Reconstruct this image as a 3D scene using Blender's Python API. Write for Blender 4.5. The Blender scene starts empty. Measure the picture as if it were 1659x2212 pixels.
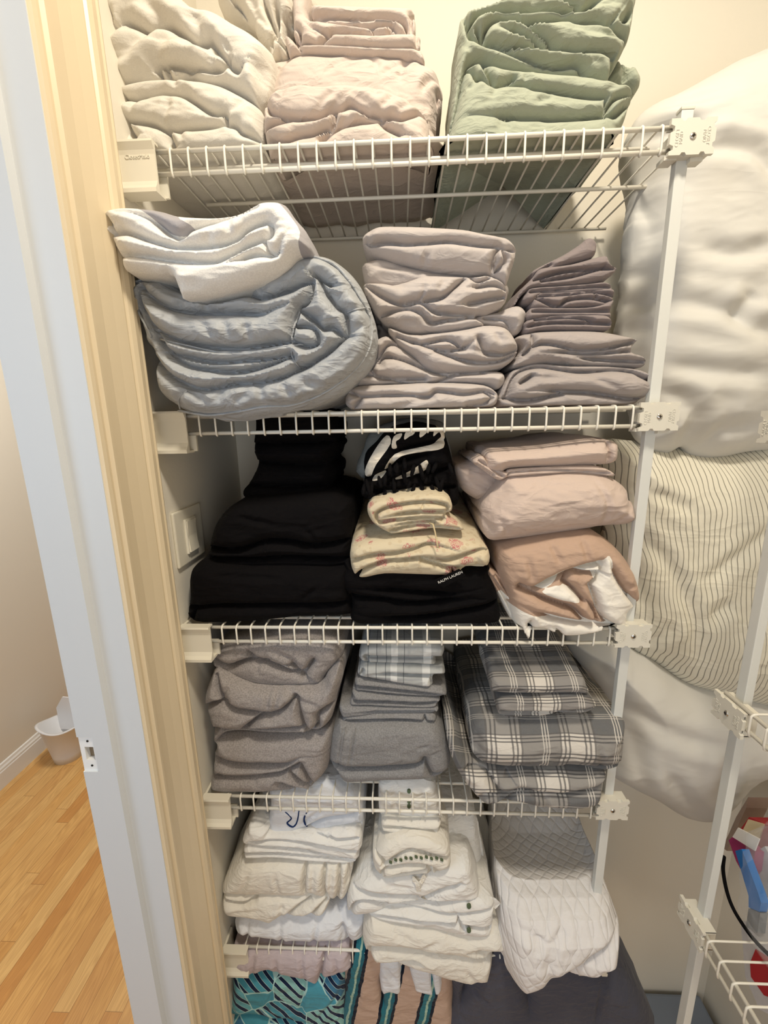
import bpy, bmesh, math, random
import numpy as np
from mathutils import Vector, Matrix

# ---------------------------------------------------------------- camera, world, lights, exposure
scene = bpy.context.scene
COL = scene.collection
IN = .0254
CAM = np.array([.3402, -.6629, .0295]); YAW, PITCH, ROLL, FPX = -.0439, .2149, -.0183, 908.9
def basis():
    cy, sy = math.cos(YAW), math.sin(YAW); cp, sp = math.cos(PITCH), math.sin(PITCH)
    f = np.array([sy*cp, cy*cp, -sp]); r = np.array([cy, -sy, 0.]); u = np.cross(r, f)
    cr, sr = math.cos(ROLL), math.sin(ROLL)
    return cr*r + sr*u, -sr*r + cr*u, f
CR, CU, CF = basis()
cam = bpy.data.cameras.new('camera'); cam_o = bpy.data.objects.new('camera', cam); COL.objects.link(cam_o)
cam.sensor_fit = 'VERTICAL'; cam.sensor_height = 36; cam.lens = FPX/2212*36; cam.clip_start = .02
m = Matrix.Identity(4)
for i in range(3):
    m[i][0], m[i][1], m[i][2], m[i][3] = CR[i], CU[i], -CF[i], CAM[i]
cam_o.matrix_world = m
scene.camera = cam_o
scene.view_settings.view_transform = 'Standard'; scene.view_settings.look = 'None'
scene.view_settings.gamma = 1; scene.view_settings.use_curve_mapping = False
scene.view_settings.exposure = 0.14
w = bpy.data.worlds.new('world'); scene.world = w; w.use_nodes = True
w.node_tree.nodes['Background'].inputs[0].default_value = (.75, .85, 1, 1)
w.node_tree.nodes['Background'].inputs[1].default_value = .12
def area(name, loc, target, size, power, color, sy=None):
    l = bpy.data.lights.new(name, 'AREA'); l.energy = power; l.color = color
    l.shape = 'RECTANGLE' if sy else 'DISK'; l.size = size
    if sy: l.size_y = sy
    o = bpy.data.objects.new(name, l); COL.objects.link(o); o.location = loc
    o.rotation_euler = (Vector(target)-Vector(loc)).to_track_quat('-Z', 'Y').to_euler()
    return o
area('ceiling_lamp_light', (.50, -.56, 1.06), (.45, -.1, -.8), .18, 13.2, (1, .91, .76))
area('room_bounce_fill', (.55, -1.7, -.45), (.45, 0, -.8), 1.0, 6.0, (.84, .91, 1), 1.0)  # unseen fill added in front, standing in for cool bounce light
area('hall_window_light', (-1.0, -1.3, .2), (-.5, .3, -.5), 1.0, 9.5, (.60, .78, 1), 1.2)
area('hall_fill_light', (-1.0, .9, 1.05), (-1.0, .9, -1), .4, 26, (1, .93, .82))  # unseen fill above the hall, added to brighten its wall and floor

# ---------------------------------------------------------------- helpers
def at(px, py, Y):
    """point on the depth plane y=Y seen at a pixel of the 1659x2212 frame (arrays allowed)"""
    px, py = np.asarray(px, float), np.asarray(py, float)
    d = CF + ((px-829.5)/FPX)[..., None]*CR - ((py-1106)/FPX)[..., None]*CU
    t = (np.asarray(Y)-CAM[1])/d[..., 1]
    return CAM + d*t[..., None]
def at_ax(px, py, ax, v):
    d = CF + (px-829.5)/FPX*CR - (py-1106)/FPX*CU
    return CAM + d*((v-CAM[ax])/d[ax])
def lin(h):
    c = [int(h[i:i+2], 16)/255 for i in (0, 2, 4)]
    return tuple(x/12.92 if x <= .04045 else ((x+.055)/1.055)**2.4 for x in c) + (1,)
def tag(o, label=None, cat=None, group=None, kind=None):
    if label: o['label'] = label
    if cat: o['category'] = cat
    if group: o['group'] = group
    if kind: o['kind'] = kind
    return o
def empty(name, loc, label, cat, group=None):
    o = bpy.data.objects.new(name, None); o.empty_display_size = .02; COL.objects.link(o); o.location = loc
    return tag(o, label, cat, group)
def wloc(o):
    l = np.array(o.location, float)
    while o.parent is not None: o = o.parent; l = l+np.array(o.location)
    return l
def link_mesh(name, verts, faces, mat, parent=None, smooth=True, origin=None):
    """verts in world coordinates; the origin is moved to the thing's base"""
    v = np.asarray(verts, float)
    if parent is not None: org = wloc(parent)
    elif origin is not None: org = np.array(origin, float)
    else: org = np.array([(v[:, 0].min()+v[:, 0].max())/2, (v[:, 1].min()+v[:, 1].max())/2, v[:, 2].min()])
    me = bpy.data.meshes.new(name); me.from_pydata((v-org).tolist(), [], [list(map(int, f)) for f in faces]); me.update()
    if smooth: me.polygons.foreach_set('use_smooth', [True]*len(me.polygons))
    me.materials.append(mat)
    o = bpy.data.objects.new(name, me); COL.objects.link(o)
    if parent is not None: o.parent = parent
    else: o.location = org
    return o
class MB:
    def __init__(s): s.bm = bmesh.new()
    def box(s, lo, hi, bev=0):
        lo, hi = Vector(lo), Vector(hi)
        r = bmesh.ops.create_cube(s.bm, size=1)
        c = (lo+hi)/2; d = hi-lo
        for v in r['verts']: v.co = Vector((v.co.x*d.x, v.co.y*d.y, v.co.z*d.z)) + c
        if bev:
            e = list({e for v in r['verts'] for e in v.link_edges})
            bmesh.ops.bevel(s.bm, geom=e, offset=bev, segments=2, affect='EDGES', profile=.6)
        return s
    def prism(s, pts, axis, a, b, bev=0):
        """closed 2-D outline extruded along an axis from a to b"""
        def mk(p, t):
            return Vector((t, p[0], p[1])) if axis == 0 else Vector((p[0], t, p[1])) if axis == 1 else Vector((p[0], p[1], t))
        A = [s.bm.verts.new(mk(p, a)) for p in pts]; B = [s.bm.verts.new(mk(p, b)) for p in pts]
        n = len(pts); fs = [s.bm.faces.new(A), s.bm.faces.new(B[::-1])]
        for i in range(n): fs.append(s.bm.faces.new((A[i], B[i], B[(i+1) % n], A[(i+1) % n])))
        bmesh.ops.recalc_face_normals(s.bm, faces=fs)
        return s
    def tube(s, pts, r, n=10, caps=True):
        pts = [Vector(p) for p in pts]; rings = []
        up = None
        for i, p in enumerate(pts):
            t = (pts[min(i+1, len(pts)-1)]-pts[max(i-1, 0)]).normalized()
            if up is None: up = t.orthogonal().normalized()
            up = (up-t*up.dot(t)).normalized(); sd = t.cross(up)
            rr = r[i] if isinstance(r, (list, tuple)) else r
            rings.append([s.bm.verts.new(p+(up*math.cos(a)+sd*math.sin(a))*rr) for a in [2*math.pi*k/n for k in range(n)]])
        for a, b in zip(rings, rings[1:]):
            for k in range(n): s.bm.faces.new((a[k], a[(k+1) % n], b[(k+1) % n], b[k])).smooth = True
        if caps: s.bm.faces.new(rings[0][::-1]); s.bm.faces.new(rings[-1])
        return s
    def build(s, name, mat, parent=None, origin=None, smooth=None):
        co = np.array([v.co[:] for v in s.bm.verts])
        s.bm.verts.index_update()
        if parent is not None: org = wloc(parent)
        elif origin is not None: org = np.array(origin, float)
        else: org = np.array([(co[:, 0].min()+co[:, 0].max())/2, (co[:, 1].min()+co[:, 1].max())/2, co[:, 2].min()])
        bmesh.ops.translate(s.bm, verts=s.bm.verts, vec=Vector(-org))
        me = bpy.data.meshes.new(name); s.bm.to_mesh(me); s.bm.free(); me.materials.append(mat)
        if smooth: me.polygons.foreach_set('use_smooth', [True]*len(me.polygons))
        o = bpy.data.objects.new(name, me); COL.objects.link(o)
        if parent is not None: o.parent = parent
        else: o.location = org
        return o
def text_mesh(name, s, size, mat, M, parent, depth=.0003, spacing=1.0):
    cu = bpy.data.curves.new('t', 'FONT'); cu.body = s; cu.size = size; cu.extrude = depth; cu.align_x = 'CENTER'; cu.align_y = 'CENTER'; cu.space_character = spacing
    t = bpy.data.objects.new('t', cu); COL.objects.link(t); bpy.context.view_layer.update()
    me = bpy.data.meshes.new_from_object(t); me.name = name; COL.objects.unlink(t); bpy.data.objects.remove(t)
    me.transform(M); me.materials.clear(); me.materials.append(mat)
    o = bpy.data.objects.new(name, me); COL.objects.link(o); o.parent = parent
    return o

# ---------------------------------------------------------------- materials
def nt(name, rough=.6, spec=.3):
    mt = bpy.data.materials.new(name); mt.use_nodes = True
    t = mt.node_tree; b = t.nodes['Principled BSDF']
    b.inputs['Roughness'].default_value = rough; b.inputs['Specular IOR Level'].default_value = spec
    return mt, t, b
def node(t, typ, **k):
    n = t.nodes.new(typ)
    for a, v in k.items():
        if a.startswith('i_'): n.inputs[a[2:].replace('_', ' ')].default_value = v
        else: setattr(n, a, v)
    return n
def mth(t, op, a, b=None):
    n = t.nodes.new('ShaderNodeMath'); n.operation = op
    for i, v in enumerate((a, b)):
        if v is None: continue
        if isinstance(v, (int, float)): n.inputs[i].default_value = v
        else: t.links.new(v, n.inputs[i])
    return n.outputs[0]
def mix(t, f, a, b):
    n = t.nodes.new('ShaderNodeMix'); n.data_type = 'RGBA'
    for s, v in ((n.inputs[0], f), (n.inputs[6], a), (n.inputs[7], b)):
        if isinstance(v, (int, float, tuple)): s.default_value = v
        else: t.links.new(v, s)
    return n.outputs[2]
def ramp(t, x, stops, interp='LINEAR'):
    n = t.nodes.new('ShaderNodeValToRGB'); cr = n.color_ramp; cr.interpolation = interp
    while len(cr.elements) > 1: cr.elements.remove(cr.elements[-1])
    cr.elements[0].position = stops[0][0]; cr.elements[0].color = stops[0][1]
    for p, c in stops[1:]: cr.elements.new(p).color = c
    t.links.new(x, n.inputs[0]); return n.outputs[0]
def coords(t):
    tc = t.nodes.new('ShaderNodeTexCoord'); return tc.outputs['Object']
def plain(name, hexc, rough=.5, spec=.4, bump=0, bscale=300, var=0):
    mt, t, b = nt(name, rough, spec); b.inputs['Base Color'].default_value = lin(hexc)
    if bump or var:
        n = node(t, 'ShaderNodeTexNoise'); n.inputs['Scale'].default_value = bscale; t.links.new(coords(t), n.inputs['Vector'])
        if bump:
            bp = node(t, 'ShaderNodeBump'); bp.inputs['Strength'].default_value = bump; bp.inputs['Distance'].default_value = .001
            t.links.new(n.outputs[0], bp.inputs['Height']); t.links.new(bp.outputs[0], b.inputs['Normal'])
        if var:
            c = lin(hexc); d = tuple(x*(1-var) for x in c[:3])+(1,)
            t.links.new(mix(t, n.outputs[0], c, d), b.inputs['Base Color'])
    return mt
def weave(t, b, scale=900, strength=.25, crumple=.25, cscale=38, sheen=.1):
    co = coords(t)
    n1 = node(t, 'ShaderNodeTexNoise'); n1.inputs['Scale'].default_value = scale; t.links.new(co, n1.inputs['Vector'])
    n2 = node(t, 'ShaderNodeTexNoise'); n2.inputs['Scale'].default_value = cscale; n2.inputs['Detail'].default_value = 4
    n2.inputs['Distortion'].default_value = .8; t.links.new(co, n2.inputs['Vector'])
    b1 = node(t, 'ShaderNodeBump'); b1.inputs['Strength'].default_value = strength; b1.inputs['Distance'].default_value = .0008
    t.links.new(n1.outputs[0], b1.inputs['Height'])
    mp = node(t, 'ShaderNodeMapping'); mp.inputs['Scale'].default_value = (1, 1.2, 2.6); mp.inputs['Rotation'].default_value = (.1, .25, 0); t.links.new(co, mp.inputs['Vector'])
    n3 = node(t, 'ShaderNodeTexNoise'); n3.inputs['Scale'].default_value = cscale*.42; n3.inputs['Detail'].default_value = 3; n3.inputs['Distortion'].default_value = .6; t.links.new(mp.outputs[0], n3.inputs['Vector'])
    rd_ = mth(t, 'POWER', mth(t, 'SUBTRACT', 1, mth(t, 'ABSOLUTE', mth(t, 'MULTIPLY', mth(t, 'SUBTRACT', n3.outputs[0], .5), 5))), 2)
    b2 = node(t, 'ShaderNodeBump'); b2.inputs['Strength'].default_value = crumple; b2.inputs['Distance'].default_value = .005
    t.links.new(mth(t, 'ADD', n2.outputs[0], mth(t, 'MULTIPLY', mth(t, 'MAXIMUM', rd_, 0), .55)), b2.inputs['Height']); t.links.new(b2.outputs[0], b1.inputs['Normal'])
    t.links.new(b1.outputs[0], b.inputs['Normal'])
    b.inputs['Sheen Weight'].default_value = sheen; b.inputs['Sheen Roughness'].default_value = .5
    return n1.outputs[0]
def fabric(name, hexc, heather=0, scale=900, strength=.25, crumple=.42, cscale=38, paint=None, rough=.9, spec=.12):
    mt, t, b = nt(name, rough, spec)
    n1 = weave(t, b, scale, strength, crumple, cscale, 0 if hexc.startswith('0') else .1)
    c = lin(hexc)
    if heather:
        hi = tuple(min(1, x*(1+heather)) for x in c[:3])+(1,); lo = tuple(x*(1-heather) for x in c[:3])+(1,)
        col = ramp(t, n1, [(.35, lo), (.65, hi)])
    else:
        rgb = node(t, 'ShaderNodeRGB'); rgb.outputs[0].default_value = c; col = rgb.outputs[0]
    if paint:
        a = node(t, 'ShaderNodeAttribute'); a.attribute_name = 'dye'
        col = mix(t, mth(t, 'GREATER_THAN', a.outputs['Fac'], .5), col, lin(paint))
    t.links.new(col, b.inputs['Base Color'])
    return mt
def bands(t, x, lst):
    """sum of soft-edged stripes: x in metres (wrapped already)"""
    out = None
    for (c, hw) in lst:
        d = mth(t, 'ABSOLUTE', mth(t, 'SUBTRACT', x, c)); s = mth(t, 'LESS_THAN', d, hw)
        out = s if out is None else mth(t, 'MAXIMUM', out, s)
    return out
def sheet_uv(t, wob=.004):
    """u runs along x, v runs over the fold: down the front and back over the top"""
    co = coords(t)
    n = node(t, 'ShaderNodeTexNoise'); n.inputs['Scale'].default_value = 9; t.links.new(co, n.inputs['Vector'])
    s = node(t, 'ShaderNodeSeparateXYZ'); t.links.new(co, s.inputs[0])
    sn = node(t, 'ShaderNodeSeparateXYZ'); t.links.new(n.outputs['Color'], sn.inputs[0])
    u = mth(t, 'ADD', s.outputs[0], mth(t, 'MULTIPLY', mth(t, 'SUBTRACT', sn.outputs[0], .5), wob*4))
    v = mth(t, 'ADD', mth(t, 'ADD', s.outputs[2], s.outputs[1]), mth(t, 'MULTIPLY', mth(t, 'SUBTRACT', sn.outputs[1], .5), wob*4))
    return u, v
def plaid(name, size, base, mid, dark, white, off=(0, 0), wob=.004):
    mt, t, b = nt(name, .92, .1); n1 = weave(t, b, 1100, .25, .3)
    u, v = sheet_uv(t, wob)
    def axis(x, o):
        x = mth(t, 'ADD', x, 10+o)
        f = mth(t, 'MODULO', x, size)
        w_ = bands(t, f, [(size*.5, size*.24)])
        l = bands(t, f, [(size*k, size*.012) for k in (.27, .33, .39, .61, .67, .73)])
        wl = bands(t, f, [(size*k, size*.008) for k in (.02, .06, .10)])
        return w_, l, wl
    wu, lu, wlu = axis(u, off[0]); wv, lv, wlv = axis(v, off[1])
    col = mix(t, wu, lin(base), lin(mid)); col = mix(t, wv, col, mix(t, wu, lin(mid), lin(white)))
    col = mix(t, mth(t, 'MULTIPLY', lu, .75), col, lin(dark)); col = mix(t, mth(t, 'MULTIPLY', lv, .8), col, lin(dark))
    col = mix(t, mth(t, 'MULTIPLY', wlu, .8), col, lin(white)); col = mix(t, mth(t, 'MULTIPLY', wlv, .5), col, lin(white))
    hs = mix(t, mth(t, 'MULTIPLY', n1, .35), col, lin(mid))
    t.links.new(hs, b.inputs['Base Color']); return mt
def windowpane(name):
    mt, t, b = nt(name, .92, .1); n1 = weave(t, b, 1100, .25, .2); u, v = sheet_uv(t, .001)
    f = mth(t, 'MODULO', mth(t, 'ADD', u, 10.0), .19)
    dk = bands(t, f, [(.012, .0011), (.016, .0011), (.020, .0011)])
    gr = bands(t, f, [(.045, .0007), (.06, .0007), (.075, .0007), (.092, .0007), (.125, .0007)])
    wt = bands(t, f, [(.107, .006), (.166, .007)])
    g2 = bands(t, mth(t, 'MODULO', mth(t, 'ADD', v, 10), .05), [(.012, .003)])
    col = mix(t, g2, lin('adaeac'), lin('9b9c9c')); col = mix(t, wt, col, lin('cfcfcc'))
    col = mix(t, gr, col, lin('6f7274')); col = mix(t, dk, col, lin('3b3c40'))
    t.links.new(col, b.inputs['Base Color']); return mt
def stripes(name, ang):
    mt, t, b = nt(name, .9, .1); weave(t, b, 900, .15, .35, 14); co = coords(t)
    s = node(t, 'ShaderNodeSeparateXYZ'); t.links.new(co, s.inputs[0])
    n = node(t, 'ShaderNodeTexNoise'); n.inputs['Scale'].default_value = 6; t.links.new(co, n.inputs['Vector'])
    x = mth(t, 'ADD', mth(t, 'MULTIPLY', s.outputs[0], math.cos(ang)), mth(t, 'MULTIPLY', s.outputs[2], math.sin(ang)))
    x = mth(t, 'ADD', x, mth(t, 'MULTIPLY', n.outputs[0], .045))
    f = mth(t, 'MODULO', mth(t, 'ADD', x, 10), .0088)
    l = bands(t, f, [(.0044, .0007)])
    t.links.new(mix(t, mth(t, 'MULTIPLY', l, .8), lin('e2dcca'), lin('6f6a5f')), b.inputs['Base Color']); return mt
def floral(name):
    mt, t, b = nt(name, .85, .15); weave(t, b, 1200, .2, .3); co = coords(t)
    vo = node(t, 'ShaderNodeTexVoronoi', feature='F1'); vo.inputs['Scale'].default_value = 32; t.links.new(co, vo.inputs['Vector'])
    no = node(t, 'ShaderNodeTexNoise'); no.inputs['Scale'].default_value = 130; no.inputs['Detail'].default_value = 3; t.links.new(co, no.inputs['Vector'])
    d = mth(t, 'ADD', vo.outputs['Distance'], mth(t, 'MULTIPLY', mth(t, 'SUBTRACT', no.outputs[0], .5), .5))
    motif = mth(t, 'LESS_THAN', d, .38)
    rings = mth(t, 'GREATER_THAN', mth(t, 'SINE', mth(t, 'MULTIPLY', d, 85)), -.1)
    sp = node(t, 'ShaderNodeSeparateColor'); t.links.new(vo.outputs['Color'], sp.inputs[0])
    sel = mth(t, 'GREATER_THAN', sp.outputs[0], .35)
    v2 = node(t, 'ShaderNodeTexVoronoi', feature='F1'); v2.inputs['Scale'].default_value = 95; t.links.new(co, v2.inputs['Vector'])
    dots = mth(t, 'MULTIPLY', mth(t, 'LESS_THAN', v2.outputs['Distance'], .33), .4)
    col = mix(t, dots, lin('cdbfa3'), lin('b8a384'))
    col = mix(t, mth(t, 'MULTIPLY', mth(t, 'MULTIPLY', motif, rings), mth(t, 'MULTIPLY', sel, .75)), col, lin('b3475a'))
    t.links.new(col, b.inputs['Base Color']); return mt
def tropical(name):
    mt, t, b = nt(name, .85, .15); weave(t, b, 1000, .2, .3); co = coords(t)
    vo = node(t, 'ShaderNodeTexVoronoi', feature='F1'); vo.inputs['Scale'].default_value = 15; t.links.new(co, vo.inputs['Vector'])
    sp = node(t, 'ShaderNodeSeparateColor'); t.links.new(vo.outputs['Color'], sp.inputs[0])
    wv = node(t, 'ShaderNodeTexWave', wave_type='BANDS', bands_direction='DIAGONAL'); wv.inputs['Scale'].default_value = 22
    wv.inputs['Distortion'].default_value = 5; wv.inputs['Detail'].default_value = 1; wv.inputs['Detail Scale'].default_value = .5
    t.links.new(co, wv.inputs['Vector'])
    base = ramp(t, sp.outputs[0], [(0, lin('4a93a4')), (.35, lin('66a6ae')), (.6, lin('86b6b0')), (.8, lin('3f7390'))], 'CONSTANT')
    lf = mth(t, 'MULTIPLY', mth(t, 'GREATER_THAN', wv.outputs[0], .66), mth(t, 'GREATER_THAN', sp.outputs[1], .45))
    edge = mth(t, 'MULTIPLY', bands(t, wv.outputs[0], [(.6, .05)]), mth(t, 'GREATER_THAN', sp.outputs[1], .45))
    col = mix(t, lf, base, lin('16243f')); col = mix(t, edge, col, lin('c9dcd3'))
    ve = node(t, 'ShaderNodeTexVoronoi', feature='DISTANCE_TO_EDGE'); ve.inputs['Scale'].default_value = 15; t.links.new(co, ve.inputs['Vector'])
    col = mix(t, mth(t, 'LESS_THAN', ve.outputs[0], .018), col, lin('a9cdc9'))
    t.links.new(col, b.inputs['Base Color']); return mt
def ikat(name):
    mt, t, b = nt(name, .85, .15); weave(t, b, 1000, .2, .3); co = coords(t)
    s = node(t, 'ShaderNodeSeparateXYZ'); t.links.new(co, s.inputs[0])
    n = node(t, 'ShaderNodeTexNoise'); n.inputs['Scale'].default_value = 60; t.links.new(co, n.inputs['Vector'])
    x = mth(t, 'ADD', s.outputs[0], mth(t, 'MULTIPLY', mth(t, 'SUBTRACT', n.outputs[0], .5), .008))
    x = mth(t, 'SUBTRACT', x, mth(t, 'MULTIPLY', s.outputs[2], .18))
    f = mth(t, 'MODULO', mth(t, 'ADD', x, 10.035), .082)
    col = ramp(t, mth(t, 'DIVIDE', f, .082), [(0, lin('b99e8c')), (.52, lin('101828')), (.60, lin('2b6e7a')), (.72, lin('9fb8a4')), (.78, lin('1f5e6c')), (.86, lin('101828')), (.94, lin('b99e8c'))], 'CONSTANT')
    t.links.new(col, b.inputs['Base Color']); return mt
def quilt_mat(name, hexc):
    mt, t, b = nt(name, .92, .1); b.inputs['Base Color'].default_value = lin(hexc); co = coords(t)
    n = node(t, 'ShaderNodeTexNoise'); n.inputs['Scale'].default_value = 14; t.links.new(co, n.inputs['Vector'])
    s = node(t, 'ShaderNodeSeparateXYZ'); t.links.new(co, s.inputs[0])
    wob = mth(t, 'MULTIPLY', n.outputs[0], .03); L = mth(t, 'SUBTRACT', mth(t, 'MULTIPLY', s.outputs[2], 1.0), s.outputs[1])
    hs = None
    for sg in (1, -1):
        x = mth(t, 'ADD', mth(t, 'ADD', mth(t, 'MULTIPLY', s.outputs[0], sg*1.0), mth(t, 'MULTIPLY', L, .75)), wob)
        f = mth(t, 'MODULO', mth(t, 'ADD', x, 10), .027)
        d = mth(t, 'MINIMUM', f, mth(t, 'SUBTRACT', .027, f)); d = mth(t, 'MINIMUM', mth(t, 'DIVIDE', d, .006), 1)
        hs = d if hs is None else mth(t, 'MULTIPLY', hs, d)
    n2 = node(t, 'ShaderNodeTexNoise'); n2.inputs['Scale'].default_value = 90; n2.inputs['Detail'].default_value = 3; t.links.new(co, n2.inputs['Vector'])
    h = mth(t, 'ADD', mth(t, 'POWER', hs, .5), mth(t, 'MULTIPLY', n2.outputs[0], .8))
    bp = node(t, 'ShaderNodeBump'); bp.inputs['Strength'].default_value = .6; bp.inputs['Distance'].default_value = .003
    t.links.new(h, bp.inputs['Height']); t.links.new(bp.outputs[0], b.inputs['Normal']); return mt
def oak(name):
    mt, t, b = nt(name, .35, .45); co = coords(t)
    mp = node(t, 'ShaderNodeMapping'); mp.inputs['Rotation'].default_value = (0, 0, 0); t.links.new(co, mp.inputs['Vector'])
    s = node(t, 'ShaderNodeSeparateXYZ'); t.links.new(mp.outputs[0], s.inputs[0])
    row = mth(t, 'FLOOR', mth(t, 'DIVIDE', s.outputs[0], .057)); fx = mth(t, 'FRACT', mth(t, 'DIVIDE', s.outputs[0], .057))
    wn = node(t, 'ShaderNodeTexWhiteNoise', noise_dimensions='1D'); t.links.new(row, wn.inputs['W'])
    yy = mth(t, 'ADD', mth(t, 'DIVIDE', s.outputs[1], .9), mth(t, 'MULTIPLY', wn.outputs['Value'], 7)); fy = mth(t, 'FRACT', yy)
    wn2 = node(t, 'ShaderNodeTexWhiteNoise', noise_dimensions='2D'); cb = node(t, 'ShaderNodeCombineXYZ')
    t.links.new(row, cb.inputs[0]); t.links.new(mth(t, 'FLOOR', yy), cb.inputs[1]); t.links.new(cb.outputs[0], wn2.inputs['Vector'])
    cv = node(t, 'ShaderNodeCombineXYZ'); t.links.new(mth(t, 'MULTIPLY', s.outputs[0], 16), cv.inputs[0]); t.links.new(mth(t, 'MULTIPLY', s.outputs[1], 1.3), cv.inputs[1])
    t.links.new(mth(t, 'MULTIPLY', wn2.outputs['Value'], 30), cv.inputs[2])
    ns = node(t, 'ShaderNodeTexNoise'); ns.inputs['Scale'].default_value = 1.2; ns.inputs['Detail'].default_value = 2; t.links.new(cv.outputs[0], ns.inputs['Vector'])
    gr = mth(t, 'POWER', mth(t, 'ABSOLUTE', mth(t, 'SINE', mth(t, 'MULTIPLY', ns.outputs[0], 55))), 2.5)
    base = ramp(t, wn2.outputs['Value'], [(0, lin('cf9a58')), (.4, lin('dcab68')), (.7, lin('e2b878')), (1, lin('c98f4e'))])
    col = mix(t, mth(t, 'MULTIPLY', mth(t, 'SUBTRACT', 1, gr), .28), base, lin('a06a34'))
    gap = mth(t, 'MAXIMUM', mth(t, 'LESS_THAN', fx, .03), mth(t, 'LESS_THAN', fy, .002))
    col = mix(t, mth(t, 'MULTIPLY', gap, .6), col, lin('7a4c22'))
    t.links.new(col, b.inputs['Base Color']); return mt

M = {}
M['wall'] = plain('closet_wall_paint', 'e6dfd0', .75, .25, .15, 260)
M['hallwall'] = plain('hall_wall_paint', 'e6e0d4', .75, .25, .12, 260)
M['ceil'] = plain('ceiling_paint', 'f0ece2', .8, .2, .1, 200)
M['trim'] = plain('painted_trim', 'dbcaab', .38, .45, .06, 60)
M['jamb'] = plain('painted_jamb', 'd3d5d6', .42, .45, .08, 70)
M['base'] = plain('white_baseboard_paint', 'f0efec', .35, .45)
M['oak'] = oak('oak_floor')
M['wire'] = plain('white_vinyl_wire', 'e8e3d6', .32, .5)
M['plastic'] = plain('ivory_plastic', 'e3dcca', .4, .45)
M['clip'] = plain('white_clip_plastic', 'd9d4c6', .42, .45)
M['pole'] = plain('white_pole_enamel', 'd6d6d0', .4, .4)
mt, t_, b_ = nt('screw_steel', .25, .5); b_.inputs['Metallic'].default_value = 1; b_.inputs['Base Color'].default_value = (.6, .58, .55, 1); M['steel'] = mt
M['dark'] = plain('dark_recess', '2b2824', .8, .1)
M['flannel'] = fabric('white_flannel', 'dad4c8', .03, 700, .35, .2)
M['cream'] = fabric('cream_cotton', 'd6cebf')
M['blush'] = fabric('pale_blush_cotton', 'cbbcb0')
M['sage'] = fabric('sage_cotton', 'a2a693')
M['towel'] = fabric('white_towelling', 'ebe7e0', .05, 500, .5, .15, paint='a5a1a3')
M['blue'] = fabric('pale_blue_satin_cotton', 'a5a7a9', 0, 1300, .08, .6, 42, rough=.55, spec=.35)
M['mauve'] = fabric('pale_mauve_cotton', 'b8afaa', 0, 1200, .1, .35)
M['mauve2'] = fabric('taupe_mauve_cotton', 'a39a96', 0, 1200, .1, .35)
M['mauve3'] = fabric('dusky_mauve_cotton', '877c7a', 0, 1200, .1, .35)
M['black'] = fabric('black_cotton', '0a0809', 0, 1100, .1, .35)
M['blackwhite'] = fabric('black_cloth_with_cream', '0a0809', 0, 900, .3, .5, paint='e8ddcb')
M['greycot'] = fabric('grey_cotton', '8b8b86')
M['pinkbeige'] = fabric('dusty_blush_cotton', 'c4b1a5', 0, 1200, .1, .35)
M['tan'] = fabric('tan_cotton_with_white_lining', 'b69a86', 0, 1200, .1, .25, paint='e9e3d8')
M['heather'] = fabric('heather_grey_jersey', '938c88', .18, 420, .5, .15)
M['heather2'] = fabric('mid_grey_jersey', '858382', .16, 420, .5, .15)
M['white'] = fabric('white_cotton', 'e4e1db', 0, 1000, .15, .45, 45)
M['ivory'] = fabric('ivory_cotton', 'e2dcd0', 0, 1000, .15, .45, 45)
M['cool'] = fabric('cool_white_cotton', 'dcdde0', 0, 1000, .12, .4, 40)
M['pillow'] = fabric('white_pillow_cotton', 'd3d0c9', 0, 1200, .08, .12, 12)
M['pink'] = fabric('pale_pink_cotton', 'bcaeb0')
M['slate'] = fabric('slate_grey_cotton', '4c4c56')
M['plaid'] = plaid('grey_plaid_flannel', .125, '5f6062', '94908b', '3a3a3e', 'd9d2c8', (.02, .03))
M['plaid2'] = plaid('small_grey_plaid_flannel', .105, '5c5d60', '8c8884', '303035', 'd6cfc5', (.03, .01))
M['pane'] = windowpane('pale_windowpane_check')
M['ticking'] = stripes('ticking_stripe_cotton', .12)
M['floral'] = floral('paisley_print_cotton')
M['tropical'] = tropical('teal_leaf_print_cotton')
M['ikat'] = ikat('peach_and_teal_ikat')
M['quilt'] = quilt_mat('white_quilted_cotton', 'e2dedb')
M['leaf'] = plain('green_embroidery_thread', '5d6a52', .8, .1)
M['ink'] = plain('blue_printed_ink', '22355f', .8, .1)
M['cord'] = plain('cotton_cord', 'cbb891', .85, .1)

# ---------------------------------------------------------------- room
ZF, ZC = -1.80, 1.12
def struct(name, mb, mat, kind='structure'):
    return tag(mb.build(name, mat), kind=kind)
struct('floor', MB().box((-3.2, -2.6, ZF-.02), (1.5, 3.2, ZF)), M['oak'])
struct('ceiling', MB().box((-3.2, -2.6, ZC), (1.5, 3.2, ZC+.02)), M['ceil'])
struct('wall_back', MB().box((-.126, .317, ZF), (1.5, .40, ZC)), M['wall'])
struct('wall_right', MB().box((1.25, -2.1, ZF), (1.33, .317, ZC)), M['wall'])
struct('wall_front', MB().box((-.126, -2.1, ZF), (1.33, -2.02, ZC)), M['wall'])
lw = MB().box((-.126, -.14, ZF), (-.045, .317, ZC)).box((-.126, -2.02, ZF), (-.045, -1.0, ZC)).box((-.126, -1.0, .72), (-.045, -.14, ZC))
struct('wall_left', lw, M['wall'])
hx = -1.755
struct('wall_hall', MB().box((hx-.05, -2.6, ZF), (hx, 3.2, ZC)), M['hallwall'])
struct('wall_hall_end', MB().box((hx, 2.4, ZF), (-.126, 2.45, ZC)), M['hallwall'])
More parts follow.
